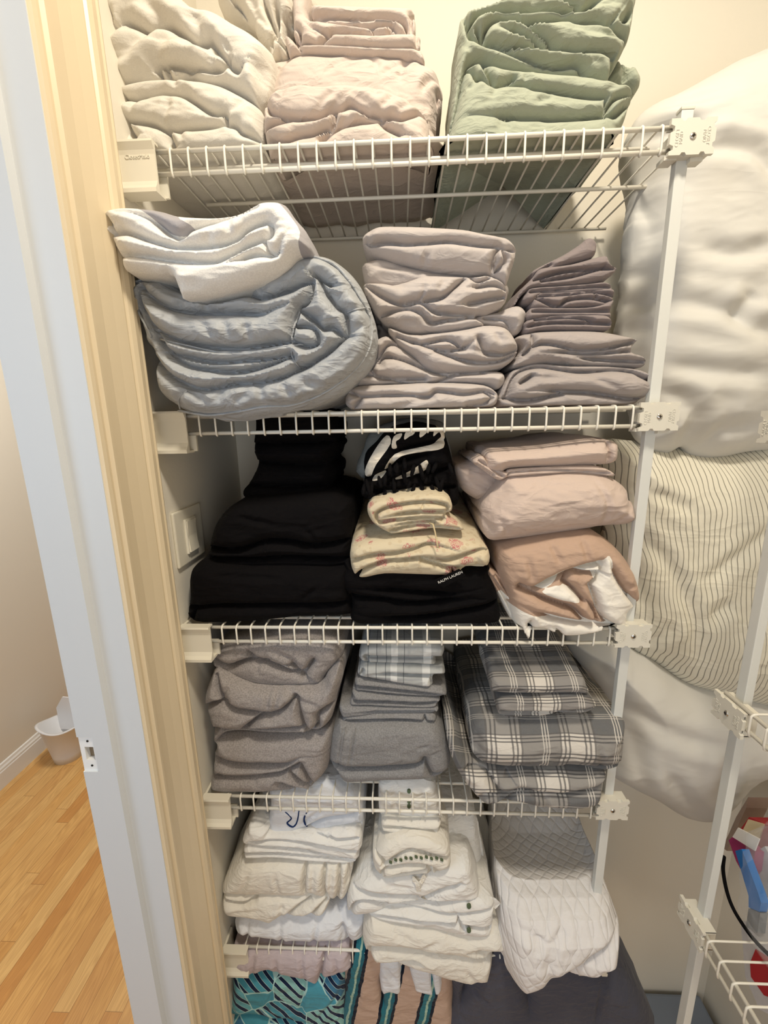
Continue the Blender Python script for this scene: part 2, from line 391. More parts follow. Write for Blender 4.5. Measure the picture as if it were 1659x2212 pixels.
bb = MB().prism([(hx, ZF), (hx+.016, ZF), (hx+.016, ZF+.085), (hx+.013, ZF+.090), (hx+.013, ZF+.100), (hx+.008, ZF+.108), (hx+.006, ZF+.120), (hx, ZF+.124)], 1, -2.6, 2.4)
struct('baseboard_hall', bb, M['base'])
# door casing on the closet side: one moulded board, cut to its profile and run up the wall
cas = [(-.045, -.035), (-.030, -.035), (-.027, -.038), (-.026, -.041), (-.0285, -.044), (-.0285, -.046), (-.024, -.050), (-.0235, -.058), (-.026, -.064), (-.029, -.0665),
       (-.029, -.069), (-.027, -.072), (-.031, -.088), (-.034, -.106), (-.034, -.124), (-.030, -.128), (-.030, -.132), (-.034, -.135), (-.034, -.140), (-.031, -.143), (-.032, -.1485), (-.036, -.1505), (-.045, -.1505)]
struct('trim_1', MB().prism(cas, 2, ZF, .78), M['trim'])
# jamb with its stop and the strike mortise
jb = MB().box((-.126, -.152, ZF), (-.036, -.140, .72))
struct('trim_2', jb, M['jamb'])
# px 170..215 / 1565..1635 is the strike plate cut into the stop board
sx0, sx1, sz0, sz1 = -.126, -.103, -.462, -.404
stp = MB().box((-.126, -.164, ZF), (-.077, -.152, sz0)).box((-.126, -.164, sz1), (-.077, -.152, .72)).box((sx1, -.164, sz0), (-.077, -.152, sz1))
struct('trim_3', stp, M['jamb'])
sp = empty('strike_plate', (-.1145, -.160, sz0), 'white painted strike plate recess let into the blue-grey door jamb', 'strike plate')
hx0, hx1, hz0, hz1 = -.1195, -.1065, -.444, -.422
MB().box((sx0, -.1615, sz0), (hx0, -.152, sz1)).box((hx1, -.1615, sz0), (sx1, -.152, sz1)).box((hx0, -.1615, sz0), (hx1, -.152, hz0)).box((hx0, -.1615, hz1), (hx1, -.152, sz1)).build('plate', M['base'], sp)
MB().box((hx0, -.1535, hz0), (hx1, -.152, hz1)).build('latch_hole', plain('bare_wood_recess', '8a7a64', .8), sp)
for zz in (-.412, -.453): MB().tube([(-.113, -.1623, zz), (-.113, -.160, zz)], .0016).build('screw_hole', M['dark'], sp)

# hall bucket
c0 = at_ax(150, 1632, 2, ZF); c0 = Vector((c0[0], c0[1], ZF))
def bucket(c, r0, r1, h, wall=.004, n=36, spout=True):
    b = bmesh.new(); rings = []
    prof = [(r0*.2, .004), (r0, 0), (r0+.2*(r1-r0), h*.2), (r1, h*.97), (r1+.008, h*.975), (r1+.009, h), (r1-wall, h), (r0, .01), (r0*.2, .01)]
    for r, z in prof:
        ring = []
        for k in range(n):
            a = 2*math.pi*k/n; rr = r; zz = z
            if z > h*.9:
                s = math.cos(a-math.pi*1.25); zz = z+.035*max(0, s)**3; rr = r*(1+.10*max(0, s)**4)
            ring.append(b.verts.new((c.x+rr*math.cos(a), c.y+rr*math.sin(a), c.z+zz)))
        rings.append(ring)
    for A, B in zip(rings, rings[1:]):
        for k in range(n): b.faces.new((A[k], A[(k+1) % n], B[(k+1) % n], B[k])).smooth = True
    b.faces.new(rings[0][::-1]); b.faces.new(rings[-1])
    m_ = MB(); m_.bm.free(); m_.bm = b
    return m_
white_pl = plain('white_bucket_plastic', 'e6e6e8', .35, .45)
bk = empty('bucket', c0, 'white plastic bucket standing on the oak hall floor by the baseboard', 'bucket')
bucket(c0, .070, .098, .215).build('body', white_pl, bk)
lid = MB().prism([(c0.x-.07, ZF+.13), (c0.x+.07, ZF+.13), (c0.x+.085, ZF+.33), (c0.x-.02, ZF+.34), (c0.x-.068, ZF+.27)], 1, c0.y+.05, c0.y+.056)
lid.build('splash_guard', white_pl, bk)

# light switch on the left closet wall
sw = empty('light_switch', (-.045, .052, -.213), 'ivory rocker light switch plate on the left closet wall beside the black stack', 'light switch')
MB().box((-.045, .004, -.213), (-.0395, .100, -.116), .0025).build('plate', M['plastic'], sw)
MB().box((-.0405, .034, -.196), (-.036, .070, -.134), .001).build('frame', M['plastic'], sw)
MB().prism([(-.038, -.193), (-.0335, -.193), (-.036, -.165), (-.0345, -.137), (-.038, -.137)], 1, .037, .067).build('rocker', plain('switch_rocker', 'ebe3cf', .3, .5), sw)

# ---------------------------------------------------------------- wire shelves
DECK = [.401, .0445, -.315, -.669, -1.0525, -1.41]
ORD = ['topmost', 'second', 'third', 'fourth', 'fifth', 'lowest']
W28 = 29.4*IN; DEP = .298; LIPH = .0325
def wire_shelf(z, n):
    sh = empty('wire_shelf', (.36, .15, z-LIPH), ['topmost white wire shelf, under the sage and blush linens', 'second white wire shelf from the top, under the pale blue comforter',
         'third white wire shelf from the top, under the black linens', 'fourth white wire shelf from the top, under the grey and plaid flannels',
         'fifth white wire shelf from the top, under the white linens and quilt', 'lowest white wire shelf, under the teal print and slate cloths'][n], 'shelf', 'wire shelves of the main tower')
    MB().tube([(-.004, 0, z-.0035), (.700, 0, z-.0035)], .0030).build('front_rail', M['wire'], sh)
    MB().tube([(.004, 0, z-LIPH+.002), (.700, 0, z-LIPH+.002)], .0030).build('lower_rail', M['wire'], sh)
    MB().tube([(-.02, .040, z-.005), (.692, .040, z-.005)], .0028).build('support_rail', M['wire'], sh)
    MB().tube([(.01, .143, z-.005), (W28+.002, .143, z-.005)], [.0030, .0030]).build('support_rail', M['wire'], sh)
    MB().tube([(-.03, DEP, z-.005), (W28+.006, DEP, z-.005)], .0028).build('back_rail', M['wire'], sh)
    bm0 = None
    for k in range(30):
        x = k*IN+.0
        if bm0 is None:
            pts = [(x, DEP+.003, z-.001), (x, .2, z), (x, .1, z), (x, .004, z), (x, -.0012, z-.0005), (x, -.0040, z-.003), (x, -.0044, z-.008), (x, -.0044, z-LIPH+.006), (x, -.0042, z-LIPH+.0015), (x, -.003, z-LIPH-.0012), (x, 0, z-LIPH-.002)]
            bm0 = MB().tube(pts, .0016, 8).build('deck_wire', M['wire'], sh)
        else:
            if k > 27:
                m_ = MB().tube([(x, DEP+.003, z-.001), (x, .05, z)], .0016, 8).build('deck_wire', M['wire'], sh); continue
            o = bm0.copy(); COL.objects.link(o); o.parent = sh; o.location = (bm0.location[0]+k*IN, bm0.location[1], bm0.location[2])
    return sh
for i, z in enumerate(DECK): wire_shelf(z, i)

# end brackets on the wall
BL = ['ivory plastic shelf end bracket beside the topmost shelf, by the door casing', 'ivory plastic end bracket of the shelf that holds the pale blue comforter',
      'ivory plastic end bracket of the shelf that holds the black linens', 'ivory plastic end bracket of the shelf that holds the grey flannels',
      'ivory plastic end bracket of the shelf that holds the white linens', 'ivory plastic end bracket of the lowest shelf']
for i, z in enumerate(DECK):
    br = empty('shelf_bracket', (-.045, -.01, z-.060), BL[i], 'bracket', 'end brackets on the left wall')
    y0 = -.016
    prof = [(y0+.014, z+.004), (y0-.001, z+.004), (y0-.002, z+.001), (y0+.002, z-.007), (y0+.003, z-.012), (y0+.003, z-.044), (y0, z-.050), (y0-.004, z-.055), (y0-.004, z-.060), (y0+.022, z-.060), (y0+.022, z-.056), (y0+.006, z-.056), (y0+.006, z+.001), (y0+.014, z+.001)]
    MB().prism(prof, 0, -.0445, .0085).build('channel', M['plastic'], br)
    MB().box((-.0445, y0+.004, z-.056), (-.040, .03, z+.002)).build('wall_flange', M['plastic'], br)
    MB().box((-.038, y0+.020, z-.058), (.0135, y0+.024, z-.030)).build('rear_lip', M['plastic'], br)
    if i == 0:
        text_mesh('raised_lettering', 'ClosetMaid', .0075, M['plastic'], Matrix.Translation((.029, -.0035, .045)) @ Matrix.Rotation(math.pi/2, 4, 'X'), br, .0004)

# ---------------------------------------------------------------- poles and clips
def pole(x0, y0, wx, wy, zt, label):
    p = empty('support_pole', (x0+wx/2, y0+wy/2, ZF), label, 'pole')
    MB().box((x0, y0, ZF), (x0+wx, y0+wy, zt), .0010).build('tube', M['pole'], p)
    MB().box((x0-.0008, y0-.0008, zt), (x0+wx+.0008, y0+wy+.0008, zt+.004), .001).build('end_cap', M['clip'], p)
    MB().box((x0-.001, y0-.001, ZF), (x0+wx+.001, y0+wy+.001, ZF+.02), .002).build('foot', M['clip'], p)
pole(.7095, .0, .0155, .0115, .418, 'white square support pole at the front corner of the main shelf tower')
pole(.8300, -.1085, .0125, .0155, .75, 'white square support pole of the right-hand shelf tower, in front of the pillows')
def clip(org, facing, label, group, big=True):
    """snap-on pole clip, modelled facing -y around its own centre then turned"""
    c = empty('pole_clip', org, label, 'clip', group)
    Wd, H, D = .0285, .0205, .015
    b = MB()
    out = [(-Wd, -H), (-.014, -H), (-.012, -H+.003), (-.008, -H+.003), (-.006, -H), (.010, -H), (.012, -H+.003), (.016, -H+.003), (.018, -H), (Wd, -H), (Wd, -.014), (Wd-.003, -.012), (Wd-.003, -.008), (Wd, -.006),
           (Wd, .008), (Wd-.003, .010), (Wd-.003, .014), (Wd, .016), (Wd, H), (.016, H), (.014, H-.003), (.008, H-.003), (.006, H), (-.008, H), (-.010, H-.003), (-.014, H-.003), (-.016, H), (-Wd, H), (-Wd, .014), (-Wd+.005, .012), (-Wd+.005, .007), (-Wd, .005), (-Wd, -.008), (-Wd+.005, -.010), (-Wd+.005, -.014), (-Wd, -.016)]
    b.prism(out, 1, -D, -D+.005)
    b.box((-Wd+.006, -D+.005, -H+.001), (Wd-.003, .008, -H+.0035)); b.box((-Wd+.006, -D+.005, H-.0035), (Wd-.003, .008, H-.001))
    b.box((-Wd+.004, -D+.004, -.007), (-Wd+.008, .010, .006)); b.box((Wd-.007, -D+.004, -H+.002), (Wd-.003, .008, H-.002))
    b.box((-Wd+.0, -.006, -H-.001), (-Wd+.016, .012, -H+.004)); b.box((.004, -.008, -H-.0045), (.020, .006, -H+.001)); b.box((.001, -D+.005, -H+.002), (.0035, .008, H-.002))
    o = b.build('body', M['clip'], None, origin=(0, 0, 0)); o.parent = c; o.location = (0, 0, 0)
    s = bmesh.new(); bmesh.ops.create_uvsphere(s, u_segments=20, v_segments=10, radius=.0042)
    for v in s.verts: v.co = Vector((v.co.x, v.co.y*.45-D-.0003, v.co.z))
    me = bpy.data.meshes.new('screw'); s.to_mesh(me); s.free(); me.materials.append(M['steel'])
    me.polygons.foreach_set('use_smooth', [True]*len(me.polygons))
    so = bpy.data.objects.new('screw', me); COL.objects.link(so); so.parent = c
    x = MB().box((-.0022, -D-.0024, -.0005), (.0022, -D-.0018, .0005)).box((-.0005, -D-.0024, -.0022), (.0005, -D-.0018, .0022)).build('cross_slot', M['dark'], None, origin=(0, 0, 0)); x.parent = so; x.location = (0, 0, 0)
    for (tx, tz, body, ang) in ((-.0195, -.001, 'CLOSET', 90), (-.0145, -.001, 'MAID', 90), (.0195, 0, 'CLOSET', -90), (.0145, 0, 'MAID', -90)):
        Mx = Matrix.Translation((tx, -D-.0001, tz)) @ Matrix.Rotation(math.pi/2, 4, 'X') @ Matrix.Rotation(math.radians(ang), 4, 'Z')
        text_mesh('raised_lettering', body, .0058, M['clip'], Mx, c, .0004)
    c.rotation_euler = (0, 0, facing)
    return c
CZ = [.3795, .0275, -.325, -.6725, -1.058, -1.40]
CL = ['white clip with a screw at the right end of the topmost shelf', 'white clip with a screw at the right end of the comforter shelf', 'white clip with a screw just below the tan roll',
      'white clip with a screw at the right end of the plaid flannel shelf', 'white clip with a screw behind the hanging quilt', 'white clip with a screw at the right end of the lowest shelf']
for z, l in zip(CZ, CL): clip((.7185, .0, z), 0, l, 'clips on the main pole')
for z, l in ((.012, 'white clip on the right-hand pole at the right edge, over the striped pillow'), (-.400, 'white clip with a screw on the right-hand pole beneath the striped pillow'), (-.800, 'lowest white clip on the right-hand pole, beside the clear bags')):
    clip((.8285, -.103, z), -math.pi/2, l, 'clips on the right-hand pole')

def side_shelf(z, label):
    sh = empty('wire_shelf', (1.0, -.5, z-LIPH), label, 'shelf', 'wire shelves of the right-hand tower')
    xs = .822
    for nm, x, zz in (('front_rail', xs, z-.0035), ('lower_rail', xs, z-LIPH+.002), ('support_rail', xs+.15, z-.005), ('back_rail', 1.235, z-.005)):
        MB().tube([(x, -.085, zz), (x, -1.2, zz)], .0030).build(nm, M['wire'], sh)
    for k in range(42):
        y = -.138-k*IN
        if k == 0:
            o0 = MB().tube([(1.238, y, z-.001), (xs+.004, y, z), (xs-.0012, y, z-.0005), (xs-.004, y, z-.003), (xs-.0044, y, z-.008), (xs-.0044, y, z-LIPH+.006), (xs-.003, y, z-LIPH-.0012), (xs, y, z-LIPH-.002)], .0016, 8).build('deck_wire', M['wire'], sh)
        else:
            o = o0.copy(); COL.objects.link(o); o.parent = sh; o.location = (o0.location[0], o0.location[1]-k*IN, o0.location[2])
side_shelf(-.3745, 'white wire shelf of the right-hand tower, level with the bottom of the striped pillow')
side_shelf(-.784, 'white wire shelf of the right-hand tower carrying the clear plastic bags')
side_shelf(.030, 'highest white wire shelf of the right-hand tower, at the right edge')

# ---------------------------------------------------------------- cloth
rng = np.random.RandomState(7); PERM = rng.rand(256, 256)
def vnoise(x, y):
    xi, yi = np.floor(x).astype(int), np.floor(y).astype(int); fx, fy = x-xi, y-yi
    fx = fx*fx*(3-2*fx); fy = fy*fy*(3-2*fy)
    g = lambda a, b: PERM[a & 255, b & 255]
    return (g(xi, yi)*(1-fx)+g(xi+1, yi)*fx)*(1-fy)+(g(xi, yi+1)*(1-fx)+g(xi+1, yi+1)*fx)*fy-.5
def fbm(x, y, o=3):
    s = 0; a = 1
    for i in range(o): s = s+a*vnoise(x*2**i+i*17.3, y*2**i+i*9.1); a *= .5
    return s
def smooth(pts, closed, k=4):
    P = np.asarray(pts, float); n = len(P)
    if n < 3: return P
    out = []; rngi = range(n) if closed else range(n-1)
    for i in rngi:
        p0, p1, p2, p3 = (P[(i-1) % n], P[i], P[(i+1) % n], P[(i+2) % n]) if closed else (P[max(i-1, 0)], P[i], P[i+1], P[min(i+2, n-1)])
        for j in range(k):
            t = j/k
            out.append(.5*((2*p1)+(-p0+p2)*t+(2*p0-5*p1+4*p2-p3)*t*t+(-p0+3*p1-3*p2+p3)*t**3))
    if not closed: out.append(P[-1])
    return np.array(out)
def inside(poly, x, y):
    r = np.zeros(x.shape, bool); n = len(poly)
    for i in range(n):
        (x1, y1), (x2, y2) = poly[i], poly[(i+1) % n]
        if y1 == y2: continue
        c = ((y1 > y) != (y2 > y)) & (x < (x2-x1)*(y-y1)/(y2-y1)+x1); r ^= c
    return r
def seg_dist(x, y, a, b):
    d = b-a; L = (d*d).sum()+1e-12
    t = np.clip(((x-a[0])*d[0]+(y-a[1])*d[1])/L, 0, 1)
    qx, qy = a[0]+t*d[0], a[1]+t*d[1]
    return np.hypot(x-qx, y-qy), t, qx, qy
ZM = {0: (0, 0, 1), 1: (200, 0, 2.127), 3: (200, 400, 2.592), 4: (720, 440, 2.127), 5: (340, 900, 2.242), 6: (960, 900, 2.373), 7: (400, 1350, 2.765),
      8: (900, 1350, 2.186), 9: (440, 1680, 2.440), 10: (1000, 1680, 2.517), 11: (200, 0, 4.1475), 12: (540, 0, 3.770), 13: (960, 0, 3.607), 18: (460, 2000, 2.5136)}
def topx(Z, pts):
    ox, oy, s = ZM[Z]; return [(ox+p[0]/s, oy+p[1]/s) for p in pts]
SURF = {}
def on(o, px_, py_, lift=.0006):
    'the point of a cloth surface seen at a pixel'
    vx, vy, yy = SURF[o.name]; i = np.argsort((vx-px_)**2+(vy-py_)**2)[:5]
    return at(px_, py_, yy[i].min()-lift)
def seam(o, Z, pts, r=.0009, mat=None, name='seam', lift=.0001, k=5, taper=False):
    p = smooth(topx(Z, pts), False, k); P = np.array([on(o, a, b, lift) for a, b in p])
    if len(P) > 5:
        for _ in range(2): P[1:-1, 1] = (P[:-2, 1]+2*P[1:-1, 1]+P[2:, 1])/4
    n = len(P); rr = [r*(.4+.6*math.sin(math.pi*(.08+.84*i/(n-1)))) for i in range(n)] if taper else r
    return MB().tube(P, rr, 6).build(name, mat or o.data.materials[0], o)
prof = lambda t: 1-(1-np.clip(t, 0, 1))**2.3
def cloth(name, label, cat, Z, outline, deep=(), soft=(), Y=0., mat='white', D=.24, group=None, deck=None, R=.013, A=.012, R2=.035, A2=.014, Wn=.0012,
          wang=0., dye=(), yrows=None, mode='back', dz=0., dx=0., a_soft=.0035, w_soft=.0045, parent=None, res=.0017, sidew=.003, ycols=None):
    """A folded cloth: its front outline and the lines of its folds are laid out on its own depth plane; the cloth
    between the folds is padded out towards the front and the whole body runs back over the shelf."""
    poly = smooth(topx(Z, outline), True); dp = [smooth(topx(Z, c), False) for c in deep]; sf = [smooth(topx(Z, c), False) for c in soft]
    dyes = [topx(Z, c) for c in dye]
    cy = poly[:, 1].mean()
    yof = (lambda py: np.full(np.shape(py), float(Y)+.4*(A+A2))) if yrows is None else (lambda py: np.interp(py, [r[0] for r in yrows], [r[1] for r in yrows])+.3*A)
    ym = float(yof(np.array([cy]))[0])
    P1, P2 = at(poly[:, 0].mean(), cy, ym), at(poly[:, 0].mean()+1, cy, ym); mpp = abs(P2[0]-P1[0])
    st = res/mpp
    x0, y0 = poly.min(0); x1, y1 = poly.max(0); nx, ny = int((x1-x0)/st)+2, int((y1-y0)/st)+2
    gx = x0+np.arange(nx+1)*st; gy = y0+np.arange(ny+1)*st
    cxs, cys = np.meshgrid((gx[:-1]+gx[1:])/2, (gy[:-1]+gy[1:])/2, indexing='ij')
    cin = inside(poly, cxs, cys)
    used = np.zeros((nx+1, ny+1), bool); cnt = np.zeros((nx+1, ny+1), int)
    for a in (0, 1):
        for b in (0, 1):
            used[a:nx+a, b:ny+b] |= cin; cnt[a:nx+a, b:ny+b] += cin
    idx = -np.ones((nx+1, ny+1), int); ii, jj = np.nonzero(used); idx[ii, jj] = np.arange(len(ii))
    vx, vy = gx[ii].copy(), gy[jj].copy(); bnd = cnt[ii, jj] < 4
    # distance to outline
    dB = np.full(len(vx), 1e9); qx = vx.copy(); qy = vy.copy(); nxn = np.zeros(len(vx)); nyn = np.zeros(len(vx))
    area2 = sum(poly[i][0]*poly[(i+1) % len(poly)][1]-poly[(i+1) % len(poly)][0]*poly[i][1] for i in range(len(poly)))
    sg = 1 if area2 > 0 else -1
    for i in range(len(poly)):
        a, b = poly[i], poly[(i+1) % len(poly)]
        d, t, ax, ay = seg_dist(vx, vy, a, b); mk = d < dB; dB[mk] = d[mk]; qx[mk] = ax[mk]; qy[mk] = ay[mk]
        e = b-a; l = np.hypot(*e)+1e-9; nxn[mk] = sg*e[1]/l; nyn[mk] = -sg*e[0]/l
    vx[bnd] = qx[bnd]; vy[bnd] = qy[bnd]; dB[bnd] = 0
    dB *= mpp
    # folds
    dC = np.full(len(vx), 1e9); below = np.zeros(len(vx))
    for k, c in enumerate(dp):
        L = np.concatenate([[0], np.cumsum(np.hypot(*np.diff(c, axis=0).T))]); tot = L[-1]+1e-9
        offs = []
        for end in (0, -1):
            p = c[end]; dm = min(seg_dist(p[0], p[1], poly[i], poly[(i+1) % len(poly)])[0] for i in range(len(poly)))*mpp
            do = 1e9
            for k2, c2 in enumerate(dp):
                if k2 != k: do = min(do, min(np.hypot(*(c2-p).T))*mpp)
            offs.append(0 if dm < .009 or do < .005 else R*.8)
        off = lambda s: offs[0]*max(0, 1-s/(.3*tot))+offs[1]*max(0, 1-(tot-s)/(.3*tot))
        for i in range(len(c)-1):
            d, t, ax, ay = seg_dist(vx, vy, c[i], c[i+1]); o0, o1 = off(L[i]), off(L[i+1])
            de = d*mpp+o0+(o1-o0)*t; mk = de < dC; dC[mk] = de[mk]
            h = abs(c[i+1][0]-c[i][0])/(np.hypot(*(c[i+1]-c[i]))+1e-9)
            below[mk] = (np.sign(vy-ay)*h)[mk]
    Reff = np.minimum(R, 1.0)
    rel = A*(1-prof(np.minimum(dB, dC)/Reff))+A2*(1-prof(dB/R2))
    slit = np.exp(-(dC/.0028)**2)*np.clip(dB/.010, 0, 1)
    rel = rel+.0065*slit
    rel = rel+.35*A*np.clip(below, 0, 1)*np.exp(-np.maximum(dC, 0)/(R*.8))*(dC < .2)
    for c in sf:
        L = np.concatenate([[0], np.cumsum(np.hypot(*np.diff(c, axis=0).T))]); tot = L[-1]+1e-9; bd = np.full(len(vx), 1e9); bw = np.zeros(len(vx))
        for i in range(len(c)-1):
            d, t, ax, ay = seg_dist(vx, vy, c[i], c[i+1]); d = d*mpp; s = (L[i]+(L[i+1]-L[i])*t)/tot; mk = d < bd; bd[mk] = d[mk]
            bw[mk] = np.minimum(1, 3.5*np.minimum(s, 1-s)+.25)[mk]
        rel = rel+a_soft*bw*(np.exp(-(bd/w_soft)**2)-.35*np.exp(-((bd-2.1*w_soft)/w_soft)**2))
    ca, sa = math.cos(wang), math.sin(wang); ux, uy = (vx*ca+vy*sa)*mpp, (-vx*sa+vy*ca)*mpp
    wr = fbm(ux*16+3, uy*48+5, 3); inn = np.clip(dB/.012, 0, 1)
    rel = rel+Wn*(wr*2.6+2.2*np.abs(fbm(ux*22+wr*.8, uy*70+wr, 2)))*inn
    yb = yof(vy)
    yb = yb-.4*(A+A2)*(1 if yrows is None else 0)
    base = at(vx, vy, yb+.4*(A+A2)*(1 if yrows is None else 0))
    V = base.copy(); V[:, 1] = yb+rel
    # faces of the front
    q = np.stack([idx[:-1, :-1][cin], idx[1:, :-1][cin], idx[1:, 1:][cin], idx[:-1, 1:][cin]], 1)
    F = [q]
    # boundary edges
    e = {}
    for f in q:
        for k in range(4):
            a, b = int(f[k]), int(f[(k+1) % 4])
            if (b, a) in e: del e[(b, a)]
            else: e[(a, b)] = 1
    bv = sorted({v for k in e for v in k}); bi = {v: i for i, v in enumerate(bv)}; nb = len(bv); bva = np.array(bv)
    B0 = V[bva]; nX, nZ = nxn[bva], -nyn[bva]; dCb = dC[bva]
    cen = B0.mean(0)
    groove = .0055*np.exp(-(np.clip(dCb, 0, 1)/.0045)**2)
    nr = 11; off = len(V); rings = []
    dk = deck if deck is not None else -9
    zlo, zhi = B0[:, 2].min(), B0[:, 2].max(); zf = (B0[:, 2]-zlo)/(zhi-zlo+1e-9)
    for r in range(1, nr+1):
        t = r/nr; P = B0.copy()
        if mode == 'back':
            Dv = np.where(B0[:, 2] < dk-.004, np.minimum(D, np.maximum(.012, -.010-B0[:, 1])), D)
            P[:, 1] = B0[:, 1]+Dv*t
            P[:, 2] += dz*t*zf; P[:, 0] += dx*t
            sh = .004*t
        elif mode == 'down':
            hang = B0[:, 2] < dk+.03
            P[:, 1] = B0[:, 1]+np.where(hang, np.minimum(.06, np.maximum(.01, -.012-B0[:, 1])), .05)*t
            P[:, 2] = B0[:, 2]-np.where(hang, 0, np.maximum(0, B0[:, 2]-dk-.004))*t
            sh = 0
        elif mode == 'pillow':
            P[:, 1] = B0[:, 1]+D*t; k = 1-.5*(1-math.cos(t*math.pi/2))*.9
            P[:, 0] = cen[0]+(P[:, 0]-cen[0])*k; P[:, 2] = cen[2]+(P[:, 2]-cen[2])*k; sh = 0
        wn = sidew*min(1, t*3)*fbm(vx[bva]*mpp*28+vy[bva]*mpp*28, P[:, 1]*26+7, 3)*1.6
        o = wn-groove*min(1, .4+t*3)-sh+.003*math.sin(math.pi*min(1, t*1.5))
        P[:, 0] += nX*o; P[:, 2] += nZ*o
        rings.append(P)
    if deck is not None:
        for P in [V]+rings:
            mk = (P[:, 1] > -.0075) & (P[:, 2] < deck+.0028); P[mk, 2] = deck+.0028
    V = np.vstack([V]+rings+[np.array([rings[-1].mean(0)])])
    prev = bva; ea = np.array([(bi[a], bi[b]) for (a, b) in e])
    tri = []
    for r in range(nr):
        cur = off+r*nb+np.arange(nb)
        F.append(np.stack([prev[ea[:, 1]], prev[ea[:, 0]], cur[ea[:, 0]], cur[ea[:, 1]]], 1)); prev = cur
    last = len(V)-1
    tri = np.stack([prev[ea[:, 1]], prev[ea[:, 0]], np.full(len(ea), last)], 1)
    faces = np.vstack(F)
    # orient: front normals should look to -y
    fl = [tuple(f) for f in faces.tolist()]+[tuple(f) for f in tri.tolist()]
    a, b, c = V[q[0][0]], V[q[0][1]], V[q[0][2]]
    if np.cross(b-a, c-b)[1] > 0: fl = [f[::-1] for f in fl]
    o = link_mesh(name, V, fl, M[mat], parent)
    SURF[o.name] = (vx, vy, V[:len(vx), 1].copy())
    if dyes:
        dv = np.zeros(len(V))
        for pz in dyes:
            pa = smooth(pz, True, 3); sd = np.full(len(vx), 1e9)
            for i in range(len(pa)): sd = np.minimum(sd, seg_dist(vx, vy, pa[i], pa[(i+1) % len(pa)])[0])
            dv[:off] = np.maximum(dv[:off], np.clip(.5+np.where(inside(pa, vx, vy), 1, -1)*sd*mpp/.008, 0, 1))
        for r in range(nr): dv[off+r*nb:off+(r+1)*nb] = dv[bva]
        at_ = o.data.attributes.new('dye', 'FLOAT', 'POINT'); at_.data.foreach_set('value', dv.astype(np.float32))
    if parent is None: tag(o, label, cat, group)
    return o

# ================================================================ shelf 1: linens on the topmost shelf
d1, d2, d3, d4, d5, d6 = DECK
cloth('flannel_sheet', 'off-white flannel sheet folded thick, lying on the topmost shelf beside the door casing', 'sheet', 11,
 [(165,745),(300,712),(450,685),(640,668),(800,672),(1000,690),(1150,725),(1300,800),(1420,870),(1490,940),(1505,1050),(1505,1150),(1500,1230),(1490,1300),(1400,1345),(1100,1380),(850,1400),(600,1420),(400,1420),(270,1380),(215,1190),(205,1130),(190,1000),(175,900),(165,800)],
 [[(180,770),(250,850),(340,885),(480,870),(620,840),(780,850),(900,905),(1020,985),(1100,1020),(1190,1030),(1200,1110)],
  [(1215,930),(1190,1000),(1200,1110),(1290,1140),(1350,1190),(1470,1210)], [(650,1160),(760,1160),(850,1150),(1010,1145),(1110,1135),(1200,1110)],
  [(320,1095),(330,1150),(370,1210),(430,1290)], [(690,1190),(700,1250),(740,1340)], [(650,1160),(560,1120),(450,1100),(330,1090),(240,1090)], [(650,1160),(700,1200)]],
 [[(710,910),(700,1000),(660,1080),(640,1160)], [(470,880),(400,950),(350,1050)], [(780,1170),(820,1290)], [(1370,900),(1330,980),(1240,1040)], [(800,800),(900,880)], [(730,720),(760,800)]],
 Y=.012, mat='flannel', D=.26, deck=d1, group=None, R=.017, A=.016)
cloth('flannel_sheet', 'upper off-white flannel bundle by the door casing, with a big drooping fold', 'sheet', 11,
 [(40,20),(45,-90),(200,-170),(500,-190),(760,-90),(900,20),(1040,50),(1150,90),(1300,180),(1440,260),(1550,360),(1585,420),(1580,520),(1560,650),(1530,780),(1480,860),(1440,880),(1350,830),(1200,750),(1050,700),(870,680),(640,665),(450,670),(300,705),(250,720),(200,680),(130,560),(110,400),(90,280),(60,140)],
 [[(120,60),(180,200),(230,240),(300,200),(400,240),(520,275),(600,250),(700,245),(780,290),(880,350),(960,380),(1070,375)],
  [(1070,375),(1110,430),(1160,490),(1210,550),(1240,590),(1310,635),(1370,600),(1430,545)], [(640,570),(760,570),(900,585),(1060,600),(1160,605),(1230,545)],
  [(560,590),(600,568),(640,570)], [(640,570),(650,610),(670,660)], [(45,60),(80,100),(120,150),(150,180)], [(560,590),(590,640),(600,665)]],
 [[(540,280),(450,400),(350,480),(250,530),(140,560)], [(760,320),(640,430),(560,520),(440,640)], [(110,370),(200,290),(260,230)], [(940,160),(900,260)], [(960,200),(980,330),(1000,380)],
  [(1030,400),(1030,470),(1060,580)], [(1090,430),(1095,580)], [(1200,480),(1250,450)], [(880,680),(820,600)], [(480,0),(560,130),(680,230)], [(1430,545),(1500,700),(1440,860)], [(1560,520),(1500,640),(1450,720)]],
 Y=.010, mat='flannel', D=.26, R=.02, A=.018, a_soft=.006, w_soft=.008)
cloth('pillowcase', 'crumpled cream pillowcase tucked behind, between the off-white flannel and the blush pillowcase stack', 'pillowcase', 12,
 [(-250,-90),(480,-90),(480,100),(370,170),(300,170),(270,260),(310,420),(230,445),(160,440),(130,330),(40,230),(0,150),(-100,60),(-220,20)],
 [[(230,0),(220,100),(220,200),(200,280)], [(40,230),(150,320),(210,300),(330,400)], [(100,-40),(150,120),(220,270)], [(170,310),(160,440)], [(240,350),(240,430)], [(290,150),(360,140)], [(-200,-30),(-100,20),(0,150)], [(340,-60),(350,60),(330,160)]],
 [[(20,100),(120,200),(190,260)], [(0,0),(60,100)]], Y=.045, mat='cream', D=.2, R=.010, A=.014)
